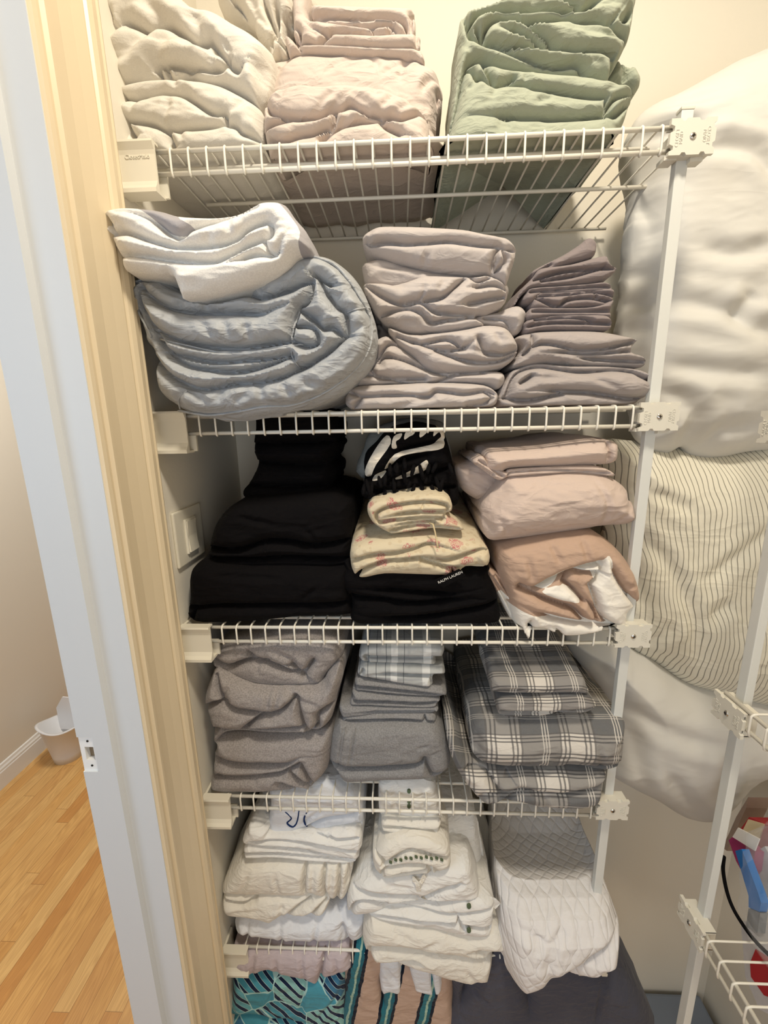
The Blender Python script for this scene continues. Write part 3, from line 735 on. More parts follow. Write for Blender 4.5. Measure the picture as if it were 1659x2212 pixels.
cloth('folded_sheet', 'plump pale blush sheet bundle behind the smaller blush roll on the topmost shelf', 'sheet', 12,
 [(160,470),(250,450),(330,410),(450,395),(620,405),(800,400),(950,405),(1100,415),(1250,440),(1370,450),(1430,480),(1530,540),(1550,600),(1570,650),(1580,720),(1560,820),(1530,870),(1525,980),(1505,1030),(1530,1080),(1500,1190),(200,1290),(110,1100),(90,800),(130,640),(150,520)],
 [[(1560,740),(1530,745),(1537,850)]],
 [[(620,660),(700,570),(830,500),(980,470)], [(230,640),(280,540),(340,480)], [(1300,500),(1240,600),(1220,700)], [(1100,640),(1200,560),(1300,520)], [(1380,760),(1470,680),(1550,640)], [(980,490),(1040,560),(1000,600)], [(1460,640),(1400,800)], [(1530,900),(1480,1000)]],
 Y=.050, mat='blush', D=.22, deck=d1, A2=.022, R2=.05)
cloth('folded_sheet', 'pale blush sheet loosely rolled with a gathered front, against the topmost front rail', 'sheet', 12,
 [(88,1020),(85,900),(90,830),(130,760),(200,710),(300,680),(420,655),(520,665),(640,670),(740,655),(880,665),(1000,675),(1130,710),(1250,755),(1350,820),(1430,890),(1460,940),(1468,1100),(1460,1230),(900,1270),(300,1300),(150,1250),(110,1100)],
 [[(110,780),(150,880),(210,925),(350,968),(530,965),(640,930),(740,905),(820,865),(900,905),(980,950),(1010,950),(1170,965),(1240,970),(1330,930),(1380,905),(1445,925)],
  [(90,1020),(240,990),(350,968)], [(700,930),(690,980),(660,1050),(580,1130)], [(600,1130),(700,1060),(860,1010),(1050,985),(1170,965)], [(130,1110),(280,1145),(400,1110),(520,1090),(640,1040)], [(1050,985),(1130,1050),(1240,1095),(1300,1115)]],
 [[(300,740),(240,830),(215,920)], [(820,790),(960,870),(1000,930)], [(1180,775),(1120,850),(1060,910)], [(740,730),(620,850),(530,950)], [(1000,720),(1040,800)], [(810,790),(700,870),(620,930)], [(700,1050),(800,960),(830,870)], [(1340,830),(1200,930)]],
 Y=.008, mat='blush', D=.06, deck=d1, R=.014, A=.014)
g = 'blush pillowcases stacked at the top of the photo'
cloth('pillowcase', 'blush pillowcase lying directly on the plump blush bundle, lowest of three', 'pillowcase', 12,
 [(275,265),(340,290),(400,340),(560,342),(800,350),(1080,368),(1360,372),(1400,385),(1420,470),(1300,440),(1000,410),(700,400),(450,395),(350,410),(310,420)], [[(345,290),(410,380)]], [[(1360,380),(1400,450)]], Y=.045, mat='blush', D=.2, group=g, R=.008, A=.009, A2=.006)
cloth('pillowcase', 'blush pillowcase with a pinched front fold, middle of three at the top of the photo', 'pillowcase', 12,
 [(345,175),(345,-90),(490,-90),(470,125),(650,165),(980,210),(1010,255),(1100,262),(1365,255),(1385,300),(1380,360),(1280,372),(1080,365),(900,355),(760,340),(600,345),(430,335),(400,330),(345,240)],
 [[(450,190),(540,240),(640,280),(700,255),(1000,260)], [(640,285),(560,340)], [(990,210),(1020,255)], [(340,185),(400,240),(400,330)], [(1360,260),(1365,365)]], [[(480,190),(560,330)]], Y=.042, mat='blush', D=.2, group=g, R=.008, A=.010, A2=.006)
cloth('pillowcase', 'neatly folded blush pillowcase, topmost of three at the top of the photo', 'pillowcase', 12,
 [(488,25),(520,16),(900,28),(1310,45),(1318,120),(1347,125),(1335,250),(1180,262),(1020,262),(980,212),(760,190),(640,165),(560,140),(500,105)],
 [[(500,112),(650,125),(800,135),(950,140),(1080,135),(1200,150),(1260,190),(1280,245)], [(1312,120),(1315,240)], [(760,180),(960,195),(1160,190),(1130,245)], [(1160,190),(1200,250)]], [], Y=.040, mat='blush', D=.2, group=g, R=.009, A=.010, A2=.006)
gs = cloth('folded_sheet', 'sage green sheet bundle on the topmost shelf, lower of the two green ones', 'sheet', 13,
 [(150,540),(170,490),(230,465),(300,455),(370,478),(500,505),(700,525),(900,545),(1100,560),(1280,600),(1400,615),(1480,650),(1512,690),(1490,760),(1450,880),(1400,980),(1340,1080),(1240,1210),(60,1250),(30,1080),(60,950),(110,750),(140,600)],
 [[(165,500),(220,545),(245,605),(290,615),(360,665),(420,670),(600,665),(690,695),(850,715),(1050,745),(1150,760),(1260,765)], [(430,660),(480,640),(600,575)], [(310,460),(330,560),(380,655)], [(1260,765),(1250,885)],
  [(1260,870),(1310,780),(1380,740),(1500,690)], [(1250,885),(1330,890),(1480,750)], [(150,925),(280,915),(500,920),(800,930),(1050,925),(1240,905)], [(180,970),(170,1010)]],
 [[(620,590),(640,640)], [(350,800),(420,700)], [(280,610),(210,690),(160,690)], [(430,930),(430,1040)], [(480,930),(480,1040)], [(1260,720),(1400,650)], [(700,830),(820,790)]],
 Y=.008, mat='sage', D=.27, deck=d1, R=.014, A=.015)
for xx in (300, 440, 470): seam(gs, 13, [(xx, 935), (xx+2, 990), (xx, 1040)], .0005)
cloth('pillowcase', 'small sage green cloth end with a seam, sticking out right of the green bundles', 'pillowcase', 13,
 [(1320,450),(1400,445),(1460,500),(1490,475),(1530,540),(1557,610),(1500,690),(1400,650),(1280,620),(1300,520)], [[(1395,455),(1410,540),(1405,610)]], [], Y=.05, mat='sage', D=.2, A2=.008)
cloth('folded_sheet', 'sage green sheet bundle with a deep scooped fold, upper of the two green ones', 'sheet', 13,
 [(150,55),(300,0),(450,-60),(700,-120),(1100,-150),(1500,-100),(1510,50),(1490,200),(1440,320),(1370,445),(1335,450),(1320,560),(1280,600),(1100,560),(900,542),(700,520),(500,500),(370,475),(300,452),(200,480),(150,600),(110,800),(70,950),(45,1000),(60,850),(90,550),(110,350),(112,220),(130,120)],
 [[(155,60),(175,150),(210,285),(300,330),(450,380),(600,430),(750,470),(900,490),(1040,490),(1115,555)], [(190,190),(260,120),(400,90),(600,95),(800,100),(930,105),(1060,100)], [(240,200),(260,260),(300,320)],
  [(300,320),(320,230),(370,180),(460,160),(600,180),(700,250),(800,320),(900,380)], [(390,220),(420,235),(520,250),(640,290),(760,350),(880,375)], [(600,178),(760,180),(900,170),(1050,190),(1180,190),(1270,210),(1350,120),(1400,40)],
  [(330,330),(500,360),(700,365),(900,380),(1100,400),(1335,405)], [(760,40),(900,20),(1000,60),(1060,100),(1180,40),(1300,10)], [(1270,210),(1330,240),(1440,265)], [(1440,40),(1430,120),(1330,200)], [(155,60),(300,30),(450,-20)]],
 [[(880,130),(1000,180)], [(650,40),(760,50)], [(1090,530),(1180,500),(1270,590)], [(1000,250),(1200,300),(1400,300)], [(140,300),(200,420)]],
 Y=.010, mat='sage', D=.26, R=.012, A=.016)

# ================================================================ shelf 2
cf = cloth('comforter', 'pale blue quilted comforter rolled up and bulging over the second shelf', 'comforter', 3,
 [(165,520),(200,490),(260,480),(350,490),(430,560),(600,580),(800,540),(960,490),(1050,440),(1120,380),(1200,355),(1300,365),(1400,430),(1480,520),(1540,640),(1575,760),(1577,880),(1540,1000),(1450,1100),(1350,1180),(1200,1240),(1050,1280),(900,1305),(800,1315),(640,1305),(520,1285),(420,1230),(330,1160),(300,1050),(300,930),(250,860),(220,760),(180,640)],
 [[(240,550),(250,640),(290,720),(340,790),(400,830),(520,880),(640,900),(760,910),(900,905),(1050,880),(1110,865),(1130,790),(1160,700)],
  [(245,550),(340,640),(440,690),(560,710),(680,715),(820,715),(960,720),(1050,690),(1150,660),(1200,620)],
  [(430,600),(560,640),(700,630),(850,600),(950,630),(1100,590),(1170,560),(1240,540)], [(1160,700),(1230,740),(1290,800),(1350,800),(1400,840),(1430,840)], [(1240,540),(1220,640),(1160,690)],
  [(1180,470),(1270,520),(1350,560),(1380,500)], [(1270,520),(1310,600),(1370,680),(1420,720),(1430,840)], [(1430,840),(1300,950),(1100,1060),(950,1100),(800,1110),(640,1140),(520,1110),(400,1040),(300,950)],
  [(340,800),(420,920),(540,960),(700,990),(860,980),(1000,970),(1110,950)], [(420,930),(520,1000),(640,1030),(860,1040),(1110,960)], [(500,990),(620,1120)], [(1130,790),(1240,800),(1265,880),(1200,900),(1110,865)], [(190,540),(230,510),(340,500)]],
 [[(530,1150),(480,1190),(490,1250)], [(1110,930),(1170,1030)], [(1430,710),(1560,690)], [(640,650),(640,700)], [(380,860),(560,900),(720,930),(900,930),(1050,900),(1220,890)],
  [(480,1255),(640,1280),(800,1265),(950,1235),(1100,1230),(1220,1195),(1330,1140),(1440,1060),(1530,960),(1560,860),(1550,740),(1500,640),(1420,520),(1340,440),(1220,395),(1120,405)],
  [(600,1190),(660,1240)], [(700,1210),(740,1150)], [(940,1110),(960,1200)], [(1060,1110),(1120,1180)], [(1300,1130),(1400,1090)], [(1440,830),(1520,790)], [(640,780),(700,860)], [(760,770),(790,860)], [(870,780),(900,880)],
  [(420,730),(380,780)], [(540,1140),(620,1200)], [(800,1220),(880,1170)], [(230,640),(260,800),(320,840)], [(1250,1010),(1100,1020)], [(980,560),(920,600)], [(500,650),(480,690)], [(1320,600),(1400,640)], [(1200,760),(1300,740)], [(1180,1100),(1300,1140)]],
 Y=-.072, mat='blue', D=.33, deck=d2, R=.021, A=.020, R2=.06, A2=.03, a_soft=.0045, w_soft=.005)
seam(cf, 3, [(480,1262),(640,1288),(800,1272),(950,1243),(1100,1236),(1220,1200),(1330,1145),(1440,1065),(1525,965),(1562,860),(1555,740),(1505,640),(1425,520),(1345,440),(1225,398),(1120,405),(1060,450)], .0019, name='piping')
seam(cf, 3, [(255,560),(240,640),(262,720),(300,790),(330,850)], .0017, name='piping')
seam(cf, 3, [(380,862),(560,905),(720,935),(900,932),(1050,905),(1180,893)], .0013, name='piping')
seam(cf, 3, [(1160,700),(1150,740),(1125,800),(1118,862)], .0017, name='piping')
seam(cf, 3, [(1428,712),(1490,690),(1555,690)], .0010); seam(cf, 3, [(1112,932),(1130,985),(1168,1030)], .0010); seam(cf, 3, [(530,1150),(482,1195),(490,1255)], .0010)
cloth('towel', 'folded white towelling bath sheet with a grey stripe, lying on the blue comforter', 'towel', 3,
 [(30,160),(60,120),(120,103),(200,100),(340,115),(450,145),(600,155),(700,153),(800,130),(900,80),(980,65),(1060,80),(1120,160),(1180,230),(1200,290),(1205,345),(1130,370),(1060,440),(960,500),(800,560),(640,600),(490,620),(460,590),(430,500),(400,480),(340,480),(200,470),(140,450),(125,390),(120,370),(80,300),(45,240)],
 [[(90,255),(200,262),(300,300),(400,330),(480,345),(600,345),(720,330),(800,300),(880,240),(980,205),(1005,240)], [(120,372),(250,385),(400,405),(560,425),(680,425),(760,395),(860,340),(960,300),(1000,270),(1000,220)],
  [(110,150),(200,150),(300,180),(370,220),(430,270),(500,290),(560,240),(680,190),(800,140),(900,100)], [(690,460),(900,390),(1020,380),(1070,300),(1110,250)], [(400,478),(425,530),(470,600)], [(1020,380),(980,360),(960,310)], [(60,170),(100,230),(90,255)]],
 [[(130,190),(180,250)], [(780,280),(760,200)], [(640,330),(680,280)], [(500,290),(480,330)], [(880,240),(820,300)], [(440,560),(620,560)]],
 Y=-.095, mat='towel', D=.26, R=.016, A=.014, A2=.012,
 dye=[[(200,90),(340,105),(440,140),(500,200),(560,235),(500,280),(430,262),(370,215),(310,165)], [(1000,55),(1060,70),(1130,150),(1190,220),(1215,350),(1150,365),(1160,260),(1100,160),(1040,95)]])
GM = 'pale mauve sheets in the middle stack'
cloth('folded_sheet', 'pale mauve sheet folded flat, topmost in the middle stack of the comforter shelf', 'sheet', 4,
 [(130,150),(150,115),(210,88),(320,86),(450,90),(600,100),(700,120),(800,140),(845,180),(852,215),(830,290),(800,370),(770,340),(730,312),(640,315),(500,300),(350,270),(230,235),(160,200)],
 [[(150,165),(180,180),(240,175),(330,185),(420,180),(520,172),(600,180),(680,190),(770,195)], [(770,195),(745,230),(735,310)], [(770,195),(800,205),(845,200)], [(780,210),(790,260),(750,300)]],
 [[(180,120),(160,150)], [(760,150),(800,180),(830,215)], [(420,280),(430,230)]], Y=.0, mat='mauve', D=.25, group=GM, R=.014, A=.013)
cloth('folded_sheet', 'pale mauve sheet edge set back, second from the top in the middle stack', 'sheet', 4,
 [(130,270),(160,250),(230,240),(350,275),(500,305),(640,320),(790,330),(800,420),(600,400),(330,400),(250,400),(160,370),(135,320)], [], [[(170,290),(300,300)]], Y=.018, mat='mauve', D=.23, group=GM)
cloth('folded_sheet', 'twisted pale mauve fitted sheet, third from the top in the middle stack', 'sheet', 4,
 [(140,355),(200,350),(300,355),(390,325),(430,315),(640,322),(720,315),(790,350),(812,400),(795,450),(720,490),(660,505),(700,540),(680,560),(560,580),(450,585),(350,588),(270,560),(210,520),(170,460),(140,390)],
 [[(150,365),(220,420),(300,460),(370,455),(410,420),(420,350)], [(300,460),(400,450),(480,500),(650,505)], [(210,510),(330,480),(400,500),(450,540),(520,530),(680,510)], [(420,445),(500,430),(560,380),(600,340)], [(600,390),(660,380),(740,370),(805,385)], [(560,470),(700,440),(790,420)], [(640,330),(670,350),(720,330)]],
 [[(250,350),(330,390)], [(520,350),(480,410)], [(300,540),(420,560)]], Y=-.004, mat='mauve', D=.25, group=GM, R=.014, A=.014)
cloth('pillowcase', 'pale mauve cloth end poking out between the middle stack and the dusky pillowcases', 'pillowcase', 4,
 [(640,515),(760,490),(850,460),(890,480),(897,520),(870,580),(830,600),(800,565),(700,565),(650,560)], [[(700,520),(790,530),(820,565)]], [[(760,500),(860,500)]], Y=.015, mat='mauve', D=.2, A=.01)
cloth('folded_sheet', 'bulging pale mauve fitted sheet, third from the bottom in the middle stack', 'sheet', 4,
 [(250,560),(350,590),(450,588),(600,568),(700,550),(800,560),(850,620),(860,670),(840,710),(790,745),(700,765),(600,772),(460,768),(380,710),(300,645)],
 [[(290,600),(400,640),(520,620),(580,655)], [(380,635),(500,670),(600,660),(680,600)], [(670,620),(700,680),(780,690),(850,665)], [(470,670),(620,720),(760,720),(850,680)]], [[(740,590),(770,640)], [(600,665),(720,700)], [(420,600),(360,640)]],
 Y=-.008, mat='mauve', D=.25, group=GM, R=.015, A=.015)
cloth('folded_sheet', 'pale mauve sheet with slanting folds, second from the bottom in the middle stack', 'sheet', 4,
 [(80,830),(140,760),(200,700),(180,640),(240,600),(300,640),(380,705),(460,765),(600,770),(720,765),(790,775),(795,820),(760,850),(700,832),(560,825),(300,830),(180,838)],
 [[(210,730),(240,700),(330,720),(440,760),(540,790)], [(170,760),(210,700),(260,640),(330,660)], [(140,780),(260,800),(350,830),(450,830),(560,780),(700,770)], [(180,770),(230,800),(420,800)]], [[(250,650),(360,720)]], Y=-.002, mat='mauve', D=.25, group=GM, R=.013, A=.013)
cloth('folded_sheet', 'pale mauve sheet lying on the wire shelf, lowest in the middle stack', 'sheet', 4,
 [(50,905),(60,860),(110,835),(250,828),(420,820),(560,820),(700,830),(755,860),(767,890),(740,930),(620,945),(500,958),(380,962),(250,955),(110,955),(60,930)],
 [[(75,865),(130,885),(240,880),(360,880),(440,885),(480,860),(600,875),(700,860),(745,872)], [(130,890),(90,940)], [(700,865),(730,890),(690,920),(620,930)]], [[(240,960),(400,900),(520,880)], [(300,850),(420,850)]], Y=-.012, mat='mauve', D=.26, deck=d2, group=GM, R=.013, A=.013)
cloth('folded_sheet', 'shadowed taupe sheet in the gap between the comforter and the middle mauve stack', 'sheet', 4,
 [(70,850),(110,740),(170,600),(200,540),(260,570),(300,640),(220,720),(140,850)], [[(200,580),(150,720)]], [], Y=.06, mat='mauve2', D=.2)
cloth('folded_sheet', 'taupe sheet with a long diagonal flap, lowest in the stack under the dusky pillowcases', 'sheet', 4,
 [(770,870),(790,830),(830,770),(880,745),(950,728),(1100,738),(1250,740),(1350,745),(1440,760),(1500,790),(1529,822),(1520,845),(1450,890),(1380,930),(1200,945),(1000,945),(800,945),(760,905)],
 [[(800,880),(830,800),(880,760),(960,745),(1060,760),(1160,770),(1300,760),(1390,770)], [(830,840),(900,800),(940,765)], [(840,860),(950,855),(1080,862),(1200,868),(1350,892),(1430,890)], [(1390,770),(1440,800),(1525,825)], [(790,890),(900,900),(1050,870)]],
 [[(1180,800),(1320,860)], [(940,800),(1080,800)], [(1440,830),(1510,815)]], Y=-.004, mat='mauve2', D=.26, deck=d2, R=.014, A=.014)
cloth('folded_sheet', 'taupe sheet with stepped folds under the dusky pillowcases', 'sheet', 4,
 [(850,610),(900,590),(960,580),(1100,575),(1250,580),(1400,610),(1418,625),(1390,670),(1450,700),(1445,745),(1300,748),(1100,742),(980,732),(880,748),(830,745),(860,690),(870,650)],
 [[(880,690),(930,650),(1000,645),(1130,670),(1280,660),(1400,625)], [(920,600),(920,655)], [(930,680),(1050,680),(1200,685),(1390,672)], [(1000,700),(1080,735)], [(1060,695),(1200,710),(1440,722)]],
 [[(1350,660),(1410,630)]], Y=.002, mat='mauve2', D=.25, R=.011, A=.012)
GP = 'dusky mauve pillowcases'
for lab, o, dp, yy in (
 ('lowest of the thin dusky mauve pillowcases stacked on the right of the comforter shelf', [(885,570),(900,530),(1000,510),(1150,505),(1270,510),(1277,575),(1100,578),(960,578),(900,592)], [[(900,560),(1000,545),(1150,545),(1275,550)], [(930,530),(1060,520),(1160,525),(1200,545)]], .012),
 ('thin dusky mauve pillowcase, second from the bottom of its stack', [(895,500),(930,470),(1050,472),(1200,467),(1295,435),(1285,480),(1277,525),(1150,512),(1000,517),(905,532)], [[(920,490),(1040,492),(1180,490),(1280,490)]], .014),
 ('thin dusky mauve pillowcase with a wavy front fold, third from the bottom of its stack', [(915,460),(940,410),(1050,400),(1200,390),(1292,385),(1297,430),(1272,470),(1150,472),(1000,482),(930,482)], [[(935,430),(1030,470),(1080,440),(1180,430),(1275,450)], [(940,420),(1100,410),(1200,400),(1290,420)], [(1200,392),(1215,425)]], .016),
 ('thin dusky mauve pillowcase, third from the top of its stack', [(880,440),(895,400),(920,380),(1050,370),(1180,360),(1260,353),(1292,380),(1265,400),(1050,402),(960,412),(920,450)], [[(910,400),(1050,388),(1180,378),(1280,378)]], .018),
 ('dusky mauve pillowcase with splayed corners, second from the top of its stack', [(925,330),(960,290),(1100,270),(1230,235),(1265,235),(1282,270),(1315,295),(1240,352),(1100,372),(905,388),(840,460),(870,390)], [[(925,345),(1060,310),(1180,300),(1310,292)], [(960,350),(1100,330),(1250,290)]], .020),
 ('dusky mauve pillowcase standing up at a slant, topmost of its stack', [(920,315),(940,290),(1060,230),(1140,180),(1185,148),(1220,180),(1200,240),(1100,272),(980,312),(935,338)], [[(930,322),(1000,275)]], .024)):
    cloth('pillowcase', lab, 'pillowcase', 4, o, dp, [], Y=yy, mat='mauve3', D=.21, group=GP, R=.007, A=.009, A2=.006, Wn=.0008)

# ================================================================ shelf 3
cloth('folded_sheet', 'black sheet folded square, lowest in the left-hand black stack', 'sheet', 5,
 [(128,960),(140,900),(137,800),(160,740),(230,700),(400,715),(850,725),(930,760),(932,900),(930,975),(700,985),(400,1015),(180,1015)],
 [[(140,930),(300,912),(600,910),(925,905)], [(160,985),(190,920)]], [[(250,760),(600,780)], [(700,880),(780,820)]], Y=-.006, mat='black', D=.28, deck=d3, R=.02, A=.014)
cloth('folded_sheet', 'wide black bundle in the middle of the left-hand black stack', 'sheet', 5,
 [(235,690),(240,600),(270,520),(330,450),(400,410),(500,400),(800,380),(900,410),(935,450),(930,640),(900,735),(600,740),(300,735)],
 [[(250,640),(400,640),(520,600),(640,600),(760,620),(925,600)], [(260,690),(450,690),(640,680),(920,690)], [(520,600),(540,660)]], [[(720,540),(780,600)], [(400,480),(600,520)]], Y=-.002, mat='black', D=.27, R=.02, A=.018)
cloth('folded_sheet', 'tall narrow black pile set back on top of the left-hand black stack', 'sheet', 5,
 [(395,370),(440,310),(470,230),(450,160),(460,60),(490,-70),(800,-70),(855,130),(840,180),(830,230),(847,280),(820,370),(780,420),(520,430),(420,410)],
 [[(460,215),(650,230),(835,230)], [(420,330),(640,340),(825,330)], [(455,130),(650,125),(850,120)]], [], Y=.045, mat='black', D=.2, R=.02, A=.018)
cloth('folded_sheet', 'black sheet with a woven tag, under the paisley sheet', 'sheet', 5,
 [(880,800),(900,740),(960,700),(1560,725),(1610,780),(1645,850),(1660,930),(1640,1020),(1300,1030),(960,1025),(935,900),(890,840)],
 [[(940,870),(1100,880),(1260,900),(1500,870),(1610,880)], [(960,945),(1200,970),(1400,950),(1560,920),(1655,900)], [(930,820),(1200,840),(1400,850),(1560,820)]], [[(1130,900),(1200,920)]], Y=-.006, mat='black', D=.28, deck=d3, R=.016, A=.014)
tg = empty('cloth_tag', at(957, 1250, -.016), 'black woven tag with white lettering on the black sheet under the paisley one', 'tag')
qq = [at(340+x/2.242, 900+y/2.242, -.0165) for x, y in ((1342,792),(1462,738),(1492,768),(1385,828))]
link_mesh('tag_cloth', [p for p in qq]+[p+np.array([0, .0012, 0]) for p in qq], [(3,2,1,0),(4,5,6,7),(0,1,5,4),(1,2,6,5),(2,3,7,6),(3,0,4,7)], M['black'], tg, smooth=False)
ux = Vector(qq[1]-qq[0]).normalized(); mid = Vector((qq[0]+qq[1]+qq[2]+qq[3])/4)
def tagtext(body, size, off, mat=M['white']):
    ang = math.atan2(ux.z, ux.x)
    Mx = Matrix.Translation(mid-Vector(tg.location)+Vector((off*math.sin(ang), -.0006, -off*math.cos(ang)))) @ Matrix.Rotation(-ang, 4, 'Y') @ Matrix.Rotation(math.pi/2, 4, 'X')
    text_mesh('lettering', body, size, mat, Mx, tg, .0002)
tagtext('RALPH LAUREN', .0062, -.0015)
cloth('folded_sheet', 'cream paisley-print sheet folded square on the black sheet in the middle of the third shelf', 'sheet', 5,
 [(928,690),(940,640),(1000,612),(1150,590),(1300,585),(1450,598),(1600,640),(1607,735),(1500,742),(1435,780),(1250,778),(1100,775),(990,795),(945,770)],
 [[(955,785),(1000,740),(1100,700),(1200,690),(1290,680),(1400,690),(1560,650),(1602,655)], [(940,700),(1050,670),(1150,660),(1250,640),(1330,620),(1500,660)], [(1430,740),(1440,780)], [(1280,690),(1440,735),(1560,730),(1602,735)]], [[(1540,670),(1560,720)]],
 Y=-.02, mat='floral', D=.26, dz=.055, R=.010, A=.011)
pc = cloth('pillowcase', 'small cream paisley pillowcase tied with a cord, on the paisley sheet', 'pillowcase', 5,
 [(1018,440),(1060,410),(1160,392),(1330,376),(1400,390),(1428,420),(1428,460),(1400,480),(1470,530),(1477,558),(1330,548),(1160,572),(1120,568),(1050,525),(1020,480)],
 [[(1060,470),(1120,440),(1280,415),(1400,430),(1392,480),(1380,500)], [(1060,470),(1070,510),(1150,500),(1290,490),(1390,495)], [(1080,487),(1250,462),(1390,460)], [(1120,525),(1320,510),(1345,522)], [(1290,412),(1270,480)], [(1130,555),(1260,530),(1460,545)]], [],
 Y=-.014, mat='floral', D=.12, R=.007, A=.010, A2=.006, dz=.01)
pts = [at(340+x/2.242, 900+y/2.242, yy) for x, y, yy in ((1318,516,-.010),(1335,522,-.018),(1345,560,-.024),(1354,610,-.028),(1358,636,-.030))]
MB().tube(pts, [.0012, .0012, .0012, .0012, .0022], 8).build('tie_cord', M['cord'], pc)
bl = cloth('throw', 'black and cream fringed throw bundled on the paisley sheet', 'throw', 5,
 [(985,390),(1000,300),(1000,200),(1060,130),(1120,70),(1250,30),(1380,60),(1400,95),(1425,180),(1445,280),(1465,360),(1445,440),(1300,400),(1100,420)],
 [[(1010,300),(1080,280),(1150,230),(1260,190),(1380,160)], [(1060,330),(1160,300),(1310,270),(1430,240)], [(1110,130),(1160,160),(1240,140),(1380,110)], [(1000,350),(1150,360),(1300,340),(1440,340)]], [[(1150,150),(1130,250)], [(1300,160),(1320,260)]],
 Y=.03, mat='blackwhite', D=.18, R=.013, A=.014,
 dye=[[(1110,90),(1130,130),(1060,230),(1030,295),(1000,270),(1050,165)], [(1380,95),(1385,150),(1280,170),(1180,190),(1130,240),(1100,252),(1150,180),(1260,150),(1340,130)], [(1150,298),(1240,250),(1300,208),(1308,240),(1260,280),(1170,304)], [(1135,150),(1145,95),(1185,80),(1175,105),(1155,120),(1160,150)], [(1195,110),(1205,70),(1250,60),(1240,85),(1220,95)], [(1270,100),(1275,65),(1320,50),(1300,80)], [(1335,95),(1345,60),(1385,50),(1395,100),(1380,110),(1365,75)], [(1040,310),(1060,280),(1110,262),(1080,300)]])
random.seed(4)
for k in range(30):
    row = k % 3
    x = 1010+(k//3)*41+row*12+random.uniform(-12, 12); y = (345, 290, 225)[row]+random.uniform(-22, 22)+18*math.sin(k*1.3)
    if row == 2 and x < 1080: x += 120
    a = at(340+x/2.242, 900+y/2.242, .030); b = at(340+(x+random.uniform(-26, 22))/2.242, 900+(y+random.uniform(45, 85))/2.242, .016)
    md = a+(b-a)*.5; MB().tube([a, a+(b-a)*.15, md, b], [.0012, .0028, .0038, .0026], 7).build('tassel', M['black'], bl)
cloth('pillowcase', 'dim grey cloth mound behind the black and cream throw', 'pillowcase', 5,
 [(985,300),(1000,150),(1030,80),(1120,35),(1250,10),(1380,30),(1410,90),(1400,300)], [], [[(1080,120),(1200,60)]], Y=.10, mat='greycot', D=.15)
cloth('folded_sheet', 'shadowed dusty blush bundle behind the big blush roll on the third shelf', 'sheet', 6,
 [(60,260),(120,240),(190,225),(300,290),(380,320),(260,430),(200,440),(120,400),(80,340)], [], [[(120,300),(240,380)]], Y=.045, mat='pinkbeige', D=.2)
cloth('folded_sheet', 'cream and tan sheet end crushed under the left side of the tan roll', 'sheet', 6,
 [(232,820),(260,800),(420,900),(900,1020),(880,1110),(620,1140),(500,1130),(460,1160),(430,1175),(400,1150),(340,1040),(290,940)], [[(250,830),(330,960),(400,1110)], [(270,820),(360,950),(440,1090)]], [], Y=.0, mat='tan', D=.2,
 dye=[[(280,900),(420,960),(900,1000),(900,1150),(400,1200),(330,1050)]], deck=d3, R=.01, A=.010)
cloth('folded_sheet', 'tan sheet roll showing its white lining, at the right end of the third shelf', 'sheet', 6,
 [(290,700),(330,670),(430,640),(600,610),(750,598),(830,625),(900,680),(960,750),(1000,820),(1027,920),(1003,990),(960,1022),(945,1105),(800,1132),(620,1152),(500,1120),(440,1185),(405,1170),(370,1090),(345,1000),(330,930),(300,850),(285,780)],
 [[(385,860),(450,875),(530,830),(620,790),(700,760),(790,740)], [(790,790),(700,790),(640,780),(600,830)], [(385,870),(500,920),(640,970),(720,1040),(770,1040),(760,980),(690,900),(600,850)], [(830,700),(860,790),(930,900),(1000,975)],
  [(740,850),(790,1000),(850,1060),(940,1105)], [(380,950),(500,1005),(640,1040),(800,1060),(860,1065)], [(790,740),(785,800),(740,850)], [(600,830),(650,870),(700,930)], [(450,1010),(440,1080),(500,1115)]],
 [[(540,650),(580,740)], [(700,620),(720,740)], [(420,720),(440,830)], [(900,700),(960,800)], [(900,850),(960,870)], [(560,1060),(600,1130)], [(620,930),(700,1010)]],
 Y=-.022, mat='tan', D=.27, deck=d3, R=.014, A=.018, A2=.022, R2=.045,
 dye=[[(385,868),(450,862),(560,790),(700,745),(790,738),(787,792),(640,782),(600,800),(500,872)], [(790,735),(832,705),(862,790),(930,900),(1005,975),(975,1022),(945,1110),(850,1060),(790,1000),(740,850)],
  [(340,975),(450,1008),(640,1042),(800,1062),(945,1100),(800,1135),(620,1160),(500,1125),(440,1195),(380,1180),(335,1060)], [(490,885),(600,850),(690,930),(600,925)]])
cloth('folded_sheet', 'plump dusty blush sheet roll at the right end of the third shelf', 'sheet', 6,
 [(210,490),(240,430),(290,370),(340,315),(450,300),(600,290),(720,285),(830,300),(920,340),(975,390),(985,440),(1012,465),(1002,560),(850,577),(700,602),(500,630),(350,648),(250,652),(215,600)],
 [[(210,530),(240,545)], [(985,440),(950,455)]], [[(760,320),(800,380),(820,460),(815,580)], [(232,480),(215,540),(262,600)], [(260,440),(330,370)], [(880,560),(960,480)], [(330,600),(280,520)]], Y=-.022, mat='pinkbeige', D=.26, R=.03, A=.014, R2=.055, A2=.028, Wn=.0018)
cloth('pillowcase', 'thin dusty blush cloth pressed between the folded blush case and the blush roll', 'pillowcase', 6,
 [(150,235),(200,205),(240,260),(320,285),(350,270),(560,258),(760,252),(850,275),(877,308),(700,290),(560,295),(380,308),(330,312),(280,328),(200,275)], [[(330,300),(360,285),(560,275),(850,290)], [(180,225),(300,305)], [(165,245),(250,300)]], [], Y=.0, mat='pinkbeige', D=.22, R=.006, A=.008, A2=.004)
